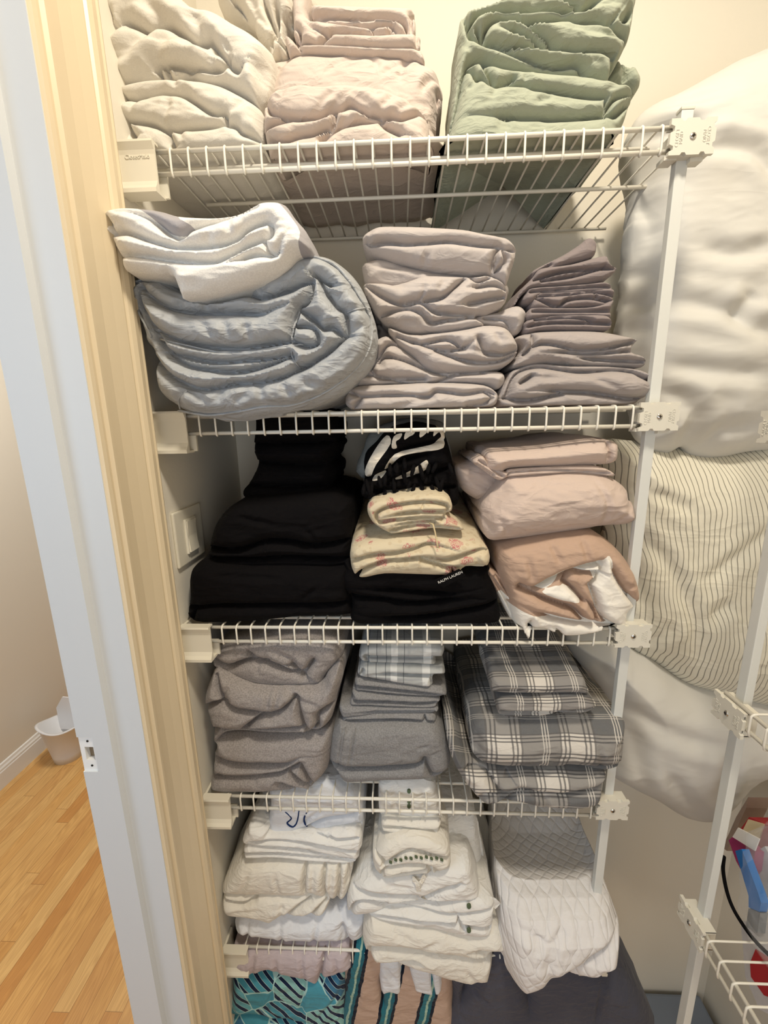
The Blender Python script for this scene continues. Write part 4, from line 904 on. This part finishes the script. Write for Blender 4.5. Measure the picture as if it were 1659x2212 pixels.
cloth('pillowcase', 'dusty blush pillowcase folded flat with a stitched hem, on top of the blush roll', 'pillowcase', 6,
 [(228,195),(300,180),(420,170),(520,160),(650,140),(760,125),(840,122),(905,138),(912,190),(900,230),(850,247),(760,252),(560,258),(350,268),(300,290),(230,275)], [[(848,125),(852,180),(850,245)]], [], Y=-.008, mat='pinkbeige', D=.23, dz=.012, R=.02, A=.010)

# ================================================================ shelf 4
GH = 'heather grey jersey bundles'
cloth('folded_sheet', 'heather grey jersey sheet on the wire, lowest in the left-hand grey stack', 'sheet', 7,
 [(150,820),(170,760),(150,700),(180,680),(260,672),(500,675),(760,665),(850,655),(872,720),(852,850),(832,910),(775,970),(720,1010),(500,1020),(300,1025),(165,1015),(130,980),(150,900)],
 [[(155,810),(220,805),(300,820),(450,825),(600,820),(690,770),(760,760)], [(200,900),(400,900),(560,880),(620,855),(690,820)], [(620,860),(680,920),(740,965)], [(145,920),(200,905)], [(520,900),(600,960),(700,995)], [(690,820),(730,900),(760,975)]],
 [[(410,905),(430,935)], [(150,835),(200,832)], [(190,700),(170,760)]], Y=-.006, mat='heather', D=.27, deck=d4, group=GH, R=.018, A=.016)
cloth('folded_sheet', 'rumpled heather grey jersey sheet, middle of the left-hand grey stack', 'sheet', 7,
 [(175,280),(300,325),(430,368),(620,378),(800,370),(850,300),(920,240),(935,330),(900,450),(890,510),(860,600),(800,650),(700,668),(500,672),(250,668),(180,720),(150,700),(148,630),(110,520),(98,450),(130,350)],
 [[(180,310),(230,430),(300,490),(400,510),(520,525),(600,490),(660,430)], [(105,510),(160,470),(250,440)], [(160,500),(300,460)], [(340,630),(450,540),(520,530)], [(220,630),(340,635),(480,630),(700,610),(740,640)], [(670,440),(700,560),(740,640),(790,600),(800,520),(890,480)], [(160,640),(200,620),(230,630)]],
 [[(500,380),(500,490)], [(560,380),(540,500)], [(800,540),(860,500)], [(600,380),(660,430),(800,470)], [(260,350),(240,420)]], Y=-.010, mat='heather', D=.26, group=GH, R=.017, A=.017)
cloth('folded_sheet', 'heather grey jersey sheet with a curled end, topmost of the left-hand grey stack', 'sheet', 7,
 [(145,250),(150,180),(200,130),(350,85),(700,50),(900,90),(935,200),(850,305),(800,372),(620,380),(430,372),(300,330),(180,280)],
 [[(150,200),(260,240),(330,220),(400,200),(500,215),(640,270),(720,270)], [(350,115),(420,190),(500,205)], [(720,280),(770,200),(800,190)], [(560,230),(640,230),(720,300),(790,340)]], [[(440,200),(440,280)], [(650,200),(660,230)], [(500,120),(620,180),(720,250)]], Y=.006, mat='heather', D=.25, group=GH, R=.016, A=.016)
hg = cloth('folded_sheet', 'mid-grey jersey sheet with a double-stitched hem, lowest in the middle stack of the fourth shelf', 'sheet', 7,
 [(855,835),(870,700),(900,625),(930,600),(1020,604),(1200,600),(1400,598),(1500,615),(1560,700),(1587,800),(1580,880),(1520,930),(1400,947),(1200,953),(1000,967),(935,955),(890,890)],
 [[(860,838),(930,843),(1000,852),(1200,845),(1380,830),(1430,800)], [(1430,770),(1510,735)], [(1430,790),(1450,850),(1480,885),(1575,885)], [(900,880),(930,880)]],
 [[(1015,606),(1000,720),(980,850)], [(945,612),(930,720),(915,845)], [(1200,830),(1300,790)], [(1380,720),(1460,700)]], Y=-.008, mat='heather2', D=.27, deck=d4, R=.016, A=.014, w_soft=.0028, a_soft=.002)
seam(hg, 7, [(1018,608),(1002,720),(984,848)], .0007); seam(hg, 7, [(938,612),(925,720),(908,842)], .0005); seam(hg, 7, [(955,612),(941,720),(924,842)], .0005)
GG = 'mid-grey jersey pillowcases'
for lab, o, dp, yy in (
 ('mid-grey jersey pillowcase lying on the hemmed grey sheet, lowest of four', [(940,590),(950,562),(1020,545),(1250,540),(1480,545),(1482,605),(1380,607),(1200,602),(1000,612)], [[(960,580),(1120,575),(1300,575),(1478,585)], [(1430,550),(1440,600)]], .006),
 ('mid-grey jersey pillowcase, second from the bottom of four', [(920,490),(1000,492),(1250,500),(1492,505),(1492,538),(1350,545),(1150,545),(1000,562),(935,560)], [[(960,525),(1200,525),(1490,525)]], .008),
 ('mid-grey jersey pillowcase, second from the top of four', [(985,490),(1000,440),(1010,405),(1200,425),(1500,448),(1510,480),(1470,508),(1250,502),(1100,495)], [[(1005,460),(1200,465),(1400,475),(1500,470)]], .010),
 ('mid-grey jersey pillowcase under the pale checked ones, topmost of four', [(1015,390),(1025,330),(1200,345),(1400,368),(1540,390),(1552,440),(1400,437),(1200,422),(1110,412),(1000,400)], [[(1020,372),(1200,388),(1400,408),(1545,430)]], .012)):
    cloth('pillowcase', lab, 'pillowcase', 7, o, dp, [], Y=yy, mat='heather2', D=.22, group=GG, R=.008, A=.009, A2=.006, Wn=.0009)
for lab, o, dp, yy in (
 ('pale grey windowpane-check pillowcase, lower of two', [(1028,285),(1060,243),(1100,240),(1250,242),(1500,258),(1547,270),(1550,308),(1482,318),(1472,378),(1350,372),(1200,347),(1100,328),(1040,317)], [[(1065,290),(1120,290),(1250,295),(1400,305),(1545,305)], [(1470,320),(1475,370)], [(1060,270),(1050,300)]], .012),
 ('pale grey windowpane-check pillowcase, upper of two', [(1038,190),(1060,150),(1110,120),(1300,115),(1530,125),(1537,200),(1487,207),(1492,248),(1350,243),(1200,241),(1080,234),(1040,212)], [[(1075,190),(1120,195),(1300,200),(1530,202)], [(1080,190),(1090,230)]], .014)):
    cloth('pillowcase', lab, 'pillowcase', 7, o, dp, [], Y=yy, mat='pane', D=.21, group='pale checked pillowcases', R=.009, A=.010, A2=.006, Wn=.0008)
cloth('folded_sheet', 'grey and white plaid flannel sheet hanging over the fourth shelf, lowest of the plaid stack', 'sheet', 8,
 [(150,560),(180,540),(230,640),(330,690),(500,700),(700,700),(900,710),(900,760),(888,830),(855,870),(760,888),(600,882),(440,855),(340,868),(300,852),(260,805),(205,730),(165,640)],
 [[(245,680),(330,705),(400,790),(500,770),(560,785),(700,795),(880,765)], [(300,850),(320,800),(400,800),(500,770)], [(400,850),(450,810),(520,785)], [(430,710),(480,760)]], [[(600,800),(620,870)]], Y=-.034, mat='plaid', D=.30, deck=d4, R=.017, A=.015)
cloth('folded_sheet', 'thick grey and white plaid flannel sheet folded square, middle of the plaid stack', 'sheet', 8,
 [(270,600),(275,540),(310,490),(420,470),(600,462),(800,462),(930,470),(1005,485),(1007,560),(992,690),(950,722),(880,727),(720,702),(500,702),(350,692),(300,672),(268,630)],
 [[(720,690),(840,690),(990,680)]], [[(300,520),(290,640)], [(850,560),(880,700)], [(500,640),(600,660)]], Y=-.036, mat='plaid', D=.30, R=.035, A=.016, R2=.05, A2=.018, Wn=.0016, dz=-.01)
cloth('pillowcase', 'small plaid flannel pillowcase, lower of the two on the plaid stack', 'pillowcase', 8,
 [(385,415),(395,370),(460,350),(600,348),(760,338),(840,370),(862,398),(800,426),(690,430),(600,444),(420,447)], [[(400,412),(500,416),(690,412),(860,395)], [(400,432),(520,430),(690,425)]], [], Y=-.030, mat='plaid2', D=.22, dz=.0, R=.008, A=.010, A2=.006)
cloth('pillowcase', 'small plaid flannel pillowcase folded wide, topmost on the plaid stack', 'pillowcase', 8,
 [(362,325),(365,280),(400,262),(600,262),(780,262),(812,300),(822,338),(760,338),(640,338),(500,338),(400,333)], [], [[(380,300),(500,310)]], Y=-.026, mat='plaid2', D=.24, dz=.035, R=.02, A=.010, A2=.008)

# ================================================================ shelf 5
cloth('folded_sheet', 'cool white sheet lying flat on the fifth shelf, lowest of the left-hand white stack', 'sheet', 9,
 [(150,800),(180,745),(300,735),(600,735),(840,735),(852,820),(832,872),(700,888),(400,882),(230,855),(165,835)], [[(690,760),(740,800),(760,870)]], [[(600,760),(580,860)], [(690,700),(740,780),(720,860)], [(230,760),(240,840)], [(400,760),(420,870)]], Y=-.008, mat='cool', D=.27, deck=d5, R=.03, A=.014)
cloth('folded_sheet', 'ivory sheet with a pointed drooping corner, third from the bottom of the left-hand white stack', 'sheet', 9,
 [(85,700),(95,640),(130,622),(300,630),(640,640),(658,690),(620,742),(500,742),(400,752),(350,778),(290,762),(200,748),(120,742)],
 [[(100,655),(200,665),(260,650),(280,628)], [(380,762),(480,690),(560,650)], [(540,740),(600,690),(645,660)]], [[(140,700),(300,690)], [(420,660),(400,720)]], Y=-.014, mat='ivory', D=.27, R=.014, A=.013)
cloth('folded_sheet', 'ivory sheet with a ruffled hem, directly under the three left-hand white pillowcases', 'sheet', 9,
 [(88,620),(105,560),(150,500),(215,460),(400,452),(540,450),(700,458),(782,462),(772,560),(752,642),(700,662),(640,645),(400,638),(160,628)],
 [[(540,450),(530,560),(540,600),(620,645)], [(640,455),(635,560),(650,635)], [(715,460),(715,560),(700,650)], [(765,470),(765,520),(760,560)]], [[(240,500),(200,600)], [(380,500),(400,600)], [(580,470),(575,600)], [(675,470),(670,600)]], Y=-.008, mat='ivory', D=.27, dz=.02, R=.013, A=.012)
GW = 'white pillowcases at the left of the fifth shelf'
cloth('pillowcase', 'white pillowcase folded flat, lowest of the three on the ruffled ivory sheet', 'pillowcase', 9,
 [(208,430),(212,372),(300,368),(500,385),(780,435),(800,442),(782,466),(600,458),(400,438),(240,438)], [[(212,405),(400,405),(600,425),(790,448)]], [], Y=-.004, mat='white', D=.22, group=GW, R=.009, A=.009, A2=.006)
cloth('pillowcase', 'white pillowcase with fanned folds, middle of the three', 'pillowcase', 9,
 [(215,365),(222,300),(245,260),(330,290),(345,322),(580,308),(800,295),(833,370),(812,405),(790,442),(500,385)], [[(590,310),(700,330),(810,325)], [(240,345),(400,340),(580,352),(800,395)], [(600,295),(800,345)]], [[(560,360),(790,420)]], Y=-.006, mat='white', D=.22, group=GW, R=.009, A=.010, A2=.006)
wp = cloth('pillowcase', 'white pillowcase with two dark blue brush strokes, topmost of the left-hand white stack', 'pillowcase', 9,
 [(325,320),(335,250),(348,150),(350,60),(520,40),(700,50),(820,110),(834,200),(832,285),(760,285),(580,303),(400,328)], [[(395,325),(520,270),(650,215),(820,190)], [(600,290),(720,260),(825,250)], [(345,290),(365,328)], [(805,180),(815,280)]], [[(620,160),(500,250)], [(520,180),(560,230)]],
 Y=.014, mat='cool', D=.2, group=GW, R=.014, A=.010, A2=.006, dz=.01)
def stroke(Z, pts, r, y, name, mat, parent):
    seam(parent, Z, pts, r, mat, name, 0, 6, True)
for s in ([(430,180),(462,212),(440,238),(470,258),(492,232),(502,175)], [(548,175),(530,212),(535,245),(552,262)]): stroke(9, s, .0019, .0065, 'blue_mark', M['ink'], wp)
# middle white stack
cloth('folded_sheet', 'white sheet drooping past the front rail, lowest of the middle white stack', 'sheet', 9,
 [(835,890),(840,820),(870,770),(900,755),(1100,785),(1300,815),(1420,835),(1540,822),(1600,870),(1607,930),(1500,962),(1532,985),(1522,1060),(1500,1117),(1470,1095),(1380,1102),(1200,1052),(1000,1002),(900,987),(852,940)],
 [[(870,930),(890,890),(1000,890),(1100,900),(1300,930),(1420,950),(1525,975)], [(880,970),(960,985),(1100,960),(1200,980)], [(1380,900),(1480,915),(1600,930)], [(870,930),(885,975)]], [[(1140,880),(1240,850)], [(1000,800),(1100,840)], [(1380,1000),(1440,1060)], [(1300,830),(1420,870)]], Y=-.032, mat='ivory', D=.30, deck=d5, R=.018, A=.015)
GS = 'white sheets in the middle of the fifth shelf'
ws = cloth('folded_sheet', 'white sheet with a short row of green embroidered leaves, low in the middle white stack', 'sheet', 9,
 [(850,742),(880,720),(1000,702),(1200,690),(1400,650),(1530,675),(1532,760),(1514,845),(1400,850),(1280,828),(1100,795),(900,765)], [[(850,742),(1000,740),(1150,755),(1320,760),(1510,790)], [(1000,705),(1160,712),(1300,720),(1528,700)], [(1330,690),(1350,760),(1400,820)], [(1430,790),(1510,800)]], [[(1150,770),(1250,790)]], Y=-.030, mat='white', D=.28, group=GS, R=.010, A=.012)
def leaf(Z, x, y, yy, parent, w=.0035, h=.0055, rot=0):
    c = on(parent, *topx(Z, [(x, y)])[0], .0004); mb = MB(); n = 14
    ring = []
    for k in range(n):
        a = 2*math.pi*k/n; dx, dz = w*math.cos(a), h*math.sin(a)*(1 if True else 1)
        ring.append((c[0]+dx*math.cos(rot)-dz*math.sin(rot), c[2]+dx*math.sin(rot)+dz*math.cos(rot)))
    mb.prism(ring, 1, c[1]-.0008, c[1]+.002).build('embroidered_leaf', M['leaf'], parent)
for y in (678, 712, 768, 805): leaf(9, 1398, y, -.0262, ws, .0042, .0060)
w3 = cloth('folded_sheet', 'white sheet with tie ribbons, third from the bottom of the middle white stack', 'sheet', 9,
 [(750,700),(760,640),(800,580),(900,530),(1150,500),(1380,470),(1430,540),(1462,640),(1400,680),(1200,685),(1000,695),(900,722),(770,737)],
 [[(770,722),(800,660),(850,640),(970,665)], [(790,600),(900,605),(1100,610),(1160,625),(1300,590)], [(980,665),(1150,650),(1300,650),(1458,650)], [(870,640),(950,650),(980,625)], [(1160,620),(1280,570),(1400,540)]], [[(1380,520),(1300,580)], [(960,560),(1100,570)]], Y=-.022, mat='white', D=.28, group=GS, dz=.03, R=.012, A=.013)
def ribbon(Z, pts, w, y, parent, name='tie_ribbon', mat=None):
    p = [on(parent, a, b, .0015+.001*math.sin(i*2.2)) for i, (a, b) in enumerate(smooth(topx(Z, pts), False, 3))]
    mb = MB(); vs = []
    for i, q in enumerate(p):
        t = Vector(p[min(i+1, len(p)-1)]-p[max(i-1, 0)]).normalized(); s = t.cross(Vector((0, 1, 0))).normalized()*w
        vs.append([mb.bm.verts.new(Vector(q)+s*k+Vector((0, d, 0))) for k, d in ((-1, 0), (1, 0), (1, .0012), (-1, .0012))])
    for a, b in zip(vs, vs[1:]):
        for k in range(4): mb.bm.faces.new((a[k], a[(k+1) % 4], b[(k+1) % 4], b[k]))
    mb.bm.faces.new(vs[0][::-1]); mb.bm.faces.new(vs[-1]); bmesh.ops.recalc_face_normals(mb.bm, faces=mb.bm.faces)
    mb.build(name, mat or M['ivory'], parent)
ribbon(9, [(1100,530),(1125,560),(1135,600),(1160,640)], .0045, -.034, w3); ribbon(9, [(1165,515),(1150,545),(1130,575)], .004, -.034, w3)
ribbon(9, [(1500,640),(1530,655),(1550,680)], .008, -.030, ws, 'cloth_tab', M['white'])
wc = cloth('folded_sheet', 'tall white bundle standing at the back between the embroidered cases and the quilt', 'sheet', 9,
 [(870,600),(885,420),(900,300),(1050,220),(1260,190),(1430,225),(1462,330),(1480,420),(1500,560),(1570,560),(1560,700),(1500,720),(1100,640)], [[(1445,240),(1470,420),(1480,640)], [(1480,600),(1500,560),(1560,540)]], [[(1300,250),(1330,360)], [(1240,300),(1400,340)], [(930,330),(900,480)]], Y=.05, mat='white', D=.18, R=.015, A=.012)
ribbon(9, [(1310,425),(1360,400),(1410,405)], .009, .022, wc, 'cloth_tab', M['white']); ribbon(9, [(1330,350),(1370,365),(1430,345)], .007, .022, wc, 'cloth_tab', M['white'])
w5 = cloth('pillowcase', 'white pillowcase with a border of small green embroidery, curled over the middle white stack', 'pillowcase', 9,
 [(888,430),(905,400),(960,350),(1080,318),(1200,330),(1290,375),(1305,450),(1292,505),(1200,520),(1100,530),(960,555),(940,540),(900,500)], [[(950,450),(1080,380),(1180,400),(1295,430)], [(940,520),(965,470),(1120,450),(1200,470),(1240,500),(1290,480)], [(905,405),(945,430),(950,450)], [(960,530),(1080,500),(1200,480)], [(1180,480),(1210,520)]], [[(900,440),(930,520)]],
 Y=-.026, mat='ivory', D=.2, R=.010, A=.012, A2=.008)
for k in range(11):
    t = k/10; leaf(9, 985+t*270, 447-12*t-16*math.sin(t*3.1)-6*(k % 2), -.031, w5, .0022, .0035, rot=.9)
GT = 'small white pillowcases at the top of the middle white stack'
cloth('pillowcase', 'small ivory pillowcase folded thin, lower of two under the fourth shelf', 'pillowcase', 9,
 [(938,285),(948,232),(1060,240),(1240,235),(1242,280),(1226,322),(1100,317),(962,295)], [[(950,262),(1100,272),(1236,280)]], [], Y=-.006, mat='ivory', D=.2, group=GT, R=.007, A=.009, A2=.005)
w6 = cloth('pillowcase', 'small white pillowcase with green leaf embroidery seen through the fourth shelf', 'pillowcase', 9,
 [(922,180),(925,100),(935,30),(1060,10),(1200,30),(1240,120),(1248,200),(1242,240),(1060,245),(950,236)], [[(940,205),(1000,195),(1100,210),(1244,205)]], [[(1000,60),(1020,180)], [(1150,60),(1170,180)]], Y=.012, mat='white', D=.2, group=GT, R=.012, A=.010, A2=.006, dz=.01)
for y in (72, 125, 152): leaf(9, 1082, y, .0075, w6, .0035, .0045)
# quilt
q = cloth('quilt', 'white quilted bedspread rolled and hanging over the right end of the fifth shelf', 'quilt', 10,
 [(190,180),(300,150),(500,150),(620,180),(700,380),(780,560),(850,750),(900,880),(922,960),(907,1100),(850,1150),(780,1190),(660,1195),(540,1195),(470,1240),(400,1272),(340,1280),(290,1240),(260,1150),(250,1050),(240,900),(220,700),(200,560),(180,430),(180,280)],
 [[(520,1190),(620,1110),(740,1020),(830,960),(890,900)]], [[(480,930),(470,1050),(500,1160)], [(300,830),(480,930)], [(560,820),(480,930)], [(420,860),(400,980)], [(720,1010),(740,1080)], [(850,1150),(760,1100)], [(520,780),(640,760)], [(280,560),(400,620)], [(600,500),(700,560)]],
 mat='quilt', deck=d5, mode='down', yrows=[(1740, .21), (1800, .15), (1860, .07), (1900, .015), (1940, -.015), (1990, -.045), (2050, -.068), (2110, -.08), (2200, -.075)], R=.035, A=.02, R2=.05, A2=.028, Wn=.0006, a_soft=.004, w_soft=.009)

# ================================================================ lowest shelf
cloth('throw', 'slate grey folded cloth below the quilt on the lowest shelf', 'throw', 18,
 [(1310,700),(1295,400),(1300,200),(1480,120),(1700,120),(2000,200),(2330,400),(2350,700)], [[(1500,160),(1380,300),(1330,500)], [(1600,180),(1700,330),(1720,520)]], [[(1400,300),(1500,400)], [(2100,300),(2050,560)]], Y=-.012, mat='slate', D=.25, R=.03, A=.02)
cloth('folded_sheet', 'peach sheet with teal and navy ikat bands on the lowest shelf', 'sheet', 18,
 [(705,700),(708,400),(715,180),(790,90),(900,90),(1000,180),(1230,220),(1300,260),(1310,450),(1300,700)], [[(905,180),(910,300),(935,500)]], [[(800,200),(790,420)]], Y=-.008, mat='ikat', D=.26, R=.02, A=.012)
cloth('pillowcase', 'pale grey-white cloth hanging over the ikat sheet, right of the peach band', 'pillowcase', 18,
 [(1070,180),(1090,340),(1120,372),(1235,378),(1240,260),(1210,190)], [[(1185,200),(1190,300),(1200,370)]], [], Y=-.014, mat='cool', D=.05, R=.008, A=.008, A2=.004)
cloth('pillowcase', 'pale blue-white cloth flap over the first teal band of the ikat sheet', 'pillowcase', 18,
 [(912,180),(913,366),(960,372),(1018,374),(1022,270),(1010,190)], [], [[(940,220),(990,300)]], Y=-.014, mat='cool', D=.05, R=.008, A=.008, A2=.004)
cloth('folded_sheet', 'turquoise leaf-print sheet with navy stripes on the lowest shelf', 'sheet', 18,
 [(40,700),(55,500),(90,400),(95,310),(120,280),(220,270),(360,262),(500,280),(600,275),(712,270),(716,450),(722,700)], [[(60,500),(200,470),(380,500),(560,490)], [(440,480),(460,640)]], [[(350,300),(300,430),(420,480)], [(500,300),(480,480)], [(560,490),(700,330)]], Y=-.010, mat='tropical', D=.27, R=.02, A=.014)
cloth('pillowcase', 'pale pink cloth drooping over the turquoise print, under the fifth shelf', 'pillowcase', 18,
 [(100,282),(95,170),(130,142),(300,138),(600,140),(720,145),(750,185),(762,240),(700,275),(620,298),(580,302),(560,340),(480,310),(380,290),(290,262),(200,285)], [[(608,140),(590,230),(578,300)]], [[(225,150),(210,270)], [(340,170),(350,260)], [(480,150),(500,290)], [(660,170),(680,260)]], Y=-.016, mat='pink', D=.26, R=.016, A=.010)

# ================================================================ pillows between the towers
def px(*a): return list(a)
cloth('pillow', 'big puffy white pillow filling the corner on the right, topmost of the three', 'pillow', 0,
 px((1400,240),(1430,190),(1510,150),(1600,100),(1680,60),(1800,40),(1830,300),(1830,900),(1760,965),(1660,980),(1600,992),(1540,990),(1510,968),(1480,982),(1440,975),(1413,950),(1408,900),(1385,800),(1373,700),(1385,640),(1393,560),(1397,470),(1405,440),(1412,380),(1398,270)),
 [], [[(1440,648),(1540,680),(1600,712),(1700,745)], [(1430,792),(1540,805),(1640,815)], [(1430,835),(1480,870),(1500,920),(1480,960)], [(1400,250),(1450,280),(1520,270)], [(1400,410),(1430,440),(1420,520)], [(1385,570),(1420,590)], [(1378,640),(1420,660)], [(1375,700),(1420,705)],
   [(1600,640),(1560,700)], [(1540,990),(1560,930),(1640,920)], [(1430,200),(1500,210),(1560,190)], [(1500,540),(1560,560),(1640,545)], [(1500,330),(1600,350),(1650,420)]],
 Y=.075, mat='pillow', D=.13, mode='pillow', R=.05, A=.02, R2=.16, A2=.06, a_soft=.009, w_soft=.013, Wn=.0006, res=.003)
cloth('pillow', 'ticking-striped pillow wedged under the big white pillow, between the two towers', 'pillow', 0,
 px((1325,965),(1400,955),(1500,968),(1600,975),(1659,968),(1800,950),(1850,1200),(1830,1560),(1700,1560),(1560,1525),(1500,1505),(1440,1462),(1390,1432),(1345,1380),(1335,1250),(1330,1100)),
 [], [[(1350,1130),(1420,1200),(1470,1300),(1500,1420)], [(1400,1060),(1480,1100)], [(1659,1120),(1560,1200),(1500,1240)], [(1440,1330),(1400,1400)], [(1560,1290),(1510,1320)], [(1330,1180),(1390,1300),(1400,1400)]],
 Y=.10, mat='ticking', D=.12, mode='pillow', R=.05, A=.02, R2=.14, A2=.06, a_soft=.007, w_soft=.012, Wn=.0006, res=.003)
cloth('pillow', 'plain white pillow slumped below the striped one, lowest of the three', 'pillow', 0,
 px((1240,1400),(1290,1385),(1340,1385),(1390,1428),(1440,1455),(1500,1497),(1560,1518),(1700,1550),(1830,1565),(1830,1690),(1740,1700),(1659,1720),(1600,1780),(1530,1812),(1450,1770),(1400,1745),(1345,1712),(1332,1680),(1340,1600),(1335,1540),(1300,1490),(1265,1450)),
 [], [[(1348,1520),(1420,1560),(1500,1590),(1570,1600)], [(1365,1560),(1380,1650),(1400,1720)], [(1420,1640),(1480,1720),(1530,1790)], [(1290,1430),(1340,1490)], [(1560,1610),(1540,1700)]],
 Y=.085, mat='pillow', D=.12, mode='pillow', R=.05, A=.02, R2=.12, A2=.055, a_soft=.008, w_soft=.014, Wn=.0006, res=.003)

# ================================================================ right-hand tower: bags and boxes on its low shelf
film, ft, fb = nt('clear_bag_film', .12, .5)
fb.inputs['Base Color'].default_value = (.92, .93, .95, 1); fb.inputs['Alpha'].default_value = .12
nn = node(ft, 'ShaderNodeTexNoise'); nn.inputs['Scale'].default_value = 30; ft.links.new(coords(ft), nn.inputs['Vector'])
bb_ = node(ft, 'ShaderNodeBump'); bb_.inputs['Strength'].default_value = .8; bb_.inputs['Distance'].default_value = .01; ft.links.new(nn.outputs[0], bb_.inputs['Height']); ft.links.new(bb_.outputs[0], fb.inputs['Normal'])
def slab(name, pxs, x, th, mat, parent=None, label=None, cat=None, bev=.001):
    """thin upright box seen from its left side: outline given on the plane x=const, thickness towards the right"""
    P = [at_ax(a, b, 0, x) for a, b in pxs]; mb = MB()
    mb.prism([(p[1], p[2]) for p in P], 0, x, x+th)
    o = mb.build(name, mat, parent)
    if label: tag(o, label, cat)
    return o
ZS = -.784
bx = empty('blue_box', at_ax(1620, 1990, 0, .90), 'tall narrow bright blue carton leaning in the clear bag', 'box')
slab('carton', [(1588,1838),(1602,1834),(1638,1930),(1644,1950),(1640,1970),(1617,1960),(1617,1935)], .90, .012, plain('blue_carton', '1d6fb8', .5), bx)
slab('end_flap', [(1617,1962),(1642,1972),(1636,2016),(1611,2002)], .899, .012, plain('grey_printed_carton', '8d8f90', .6, bscale=80, var=.5), bx)
mg = empty('magenta_box', at_ax(1600, 1880, 0, .93), 'open magenta carton with white leaflet sticking up, behind the blue carton', 'box')
slab('carton', [(1574,1815),(1584,1806),(1631,1840),(1626,1880),(1612,1900),(1590,1860)], .93, .02, plain('magenta_carton', '9c2a63', .5), mg)
slab('leaflet', [(1594,1788),(1640,1812),(1630,1838),(1582,1808)], .925, .002, plain('white_paper', 'e9e6e2', .7), mg)
rd = empty('red_pack', at_ax(1640, 1830, 0, .98), 'torn red and cream packet behind the magenta carton', 'packet')
slab('packet', [(1618,1765),(1665,1785),(1700,1900),(1640,1870),(1632,1835),(1600,1790)], .98, .05, plain('red_packet', 'a3262c', .5), rd)
slab('cream_panel', [(1616,1770),(1650,1780),(1640,1812),(1605,1792)], .978, .002, plain('cream_panel', 'dfcfa8', .6), rd)
wh = tag(slab('white_box', [(1634,1838),(1652,1828),(1690,1900),(1690,1960),(1645,1930),(1632,1880)], .945, .05, plain('white_printed_carton', 'c9c9cd', .5, bscale=60, var=.45)), 'small white printed carton at the right edge beside the blue carton', 'box')
lo = empty('red_label_pack', at_ax(1640, 2100, 0, .90), 'white pack with a red oval label low in the clear bag', 'packet')
slab('packet', [(1600,1990),(1680,2060),(1700,2212),(1640,2180),(1610,2110)], .905, .05, plain('white_pack', 'd2d0d2', .5, bscale=90, var=.2), lo)
slab('red_label', [(1632,2050),(1662,2070),(1680,2160),(1650,2150),(1622,2110),(1620,2080)], .9035, .002, plain('red_label', 'b0262e', .5), lo)
cl = [(1564,1850),(1562,1880),(1570,1925),(1585,1965),(1612,2008),(1640,2042),(1690,2090)]
cb = smooth(cl, False, 5); tag(MB().tube([at_ax(a, b, 0, .875) for a, b in cb], .0028, 8).build('cable', M['black']), 'black cable looping down the front of the clear bag', 'cable')
# the bag: a thin crumpled film shell around the packets
def bag(pxs, x0, x1, label):
    P = smooth([(at_ax(a, b, 0, x0)[1], at_ax(a, b, 0, x0)[2]) for a, b in pxs], True, 4); c = P.mean(0); n = len(P); vs = []; fs = []
    prof_ = [(.25, 0), (.6, .01), (.9, .02), (1, .045), (1, .09), (.9, .12), (.6, .13), (.25, .135)]
    for k, (s, d) in enumerate(prof_):
        for i, p in enumerate(P):
            w_ = 1+.05*math.sin(i*1.7+k); q = c+(p-c)*s*w_; vs.append((x0+d*(x1-x0)/.135, q[0], max(q[1], ZS+.004)))
    for k in range(len(prof_)-1):
        for i in range(n): fs.append((k*n+i, k*n+(i+1) % n, (k+1)*n+(i+1) % n, (k+1)*n+i))
    fs.append(tuple(range(n))[::-1]); fs.append(tuple((len(prof_)-1)*n+i for i in range(n)))
    return tag(link_mesh('plastic_bag', vs, fs, film), label, 'bag')
bag([(1568,1830),(1580,1780),(1640,1760),(1720,1800),(1760,1980),(1760,2212),(1680,2260),(1640,2220),(1600,2120),(1566,2020),(1556,1960),(1560,1880)], .868, 1.03, 'clear plastic bag holding cartons and packets on the right-hand shelf')
# brown paper bag top and rod
tag(slab('paper_bag', [(1612,1745),(1616,1722),(1590,1765),(1575,1800),(1560,1830),(1570,1838)], 1.0, .04, plain('kraft_paper', '9a8575', .8, bscale=60, var=.25)), 'wrinkled brown paper bag edge rising behind the magenta carton', 'bag')
# storage bin on the floor
def bin_(lo, hi, label):
    b = empty('storage_bin', ((lo[0]+hi[0])/2, (lo[1]+hi[1])/2, lo[2]), label, 'bin')
    MB().box(lo, (hi[0], hi[1], hi[2]-.012), .02).build('body', M['slate'], b); MB().box((lo[0]-.006, lo[1]-.006, hi[2]-.02), (hi[0]+.006, hi[1]+.006, hi[2]), .008).build('lid', plain('grey_bin_lid', '7c8490', .7), b)
bin_((.745, -.080, ZF), (1.22, .300, ZF+.115), 'low grey-blue lidded storage box on the floor at the bottom right')
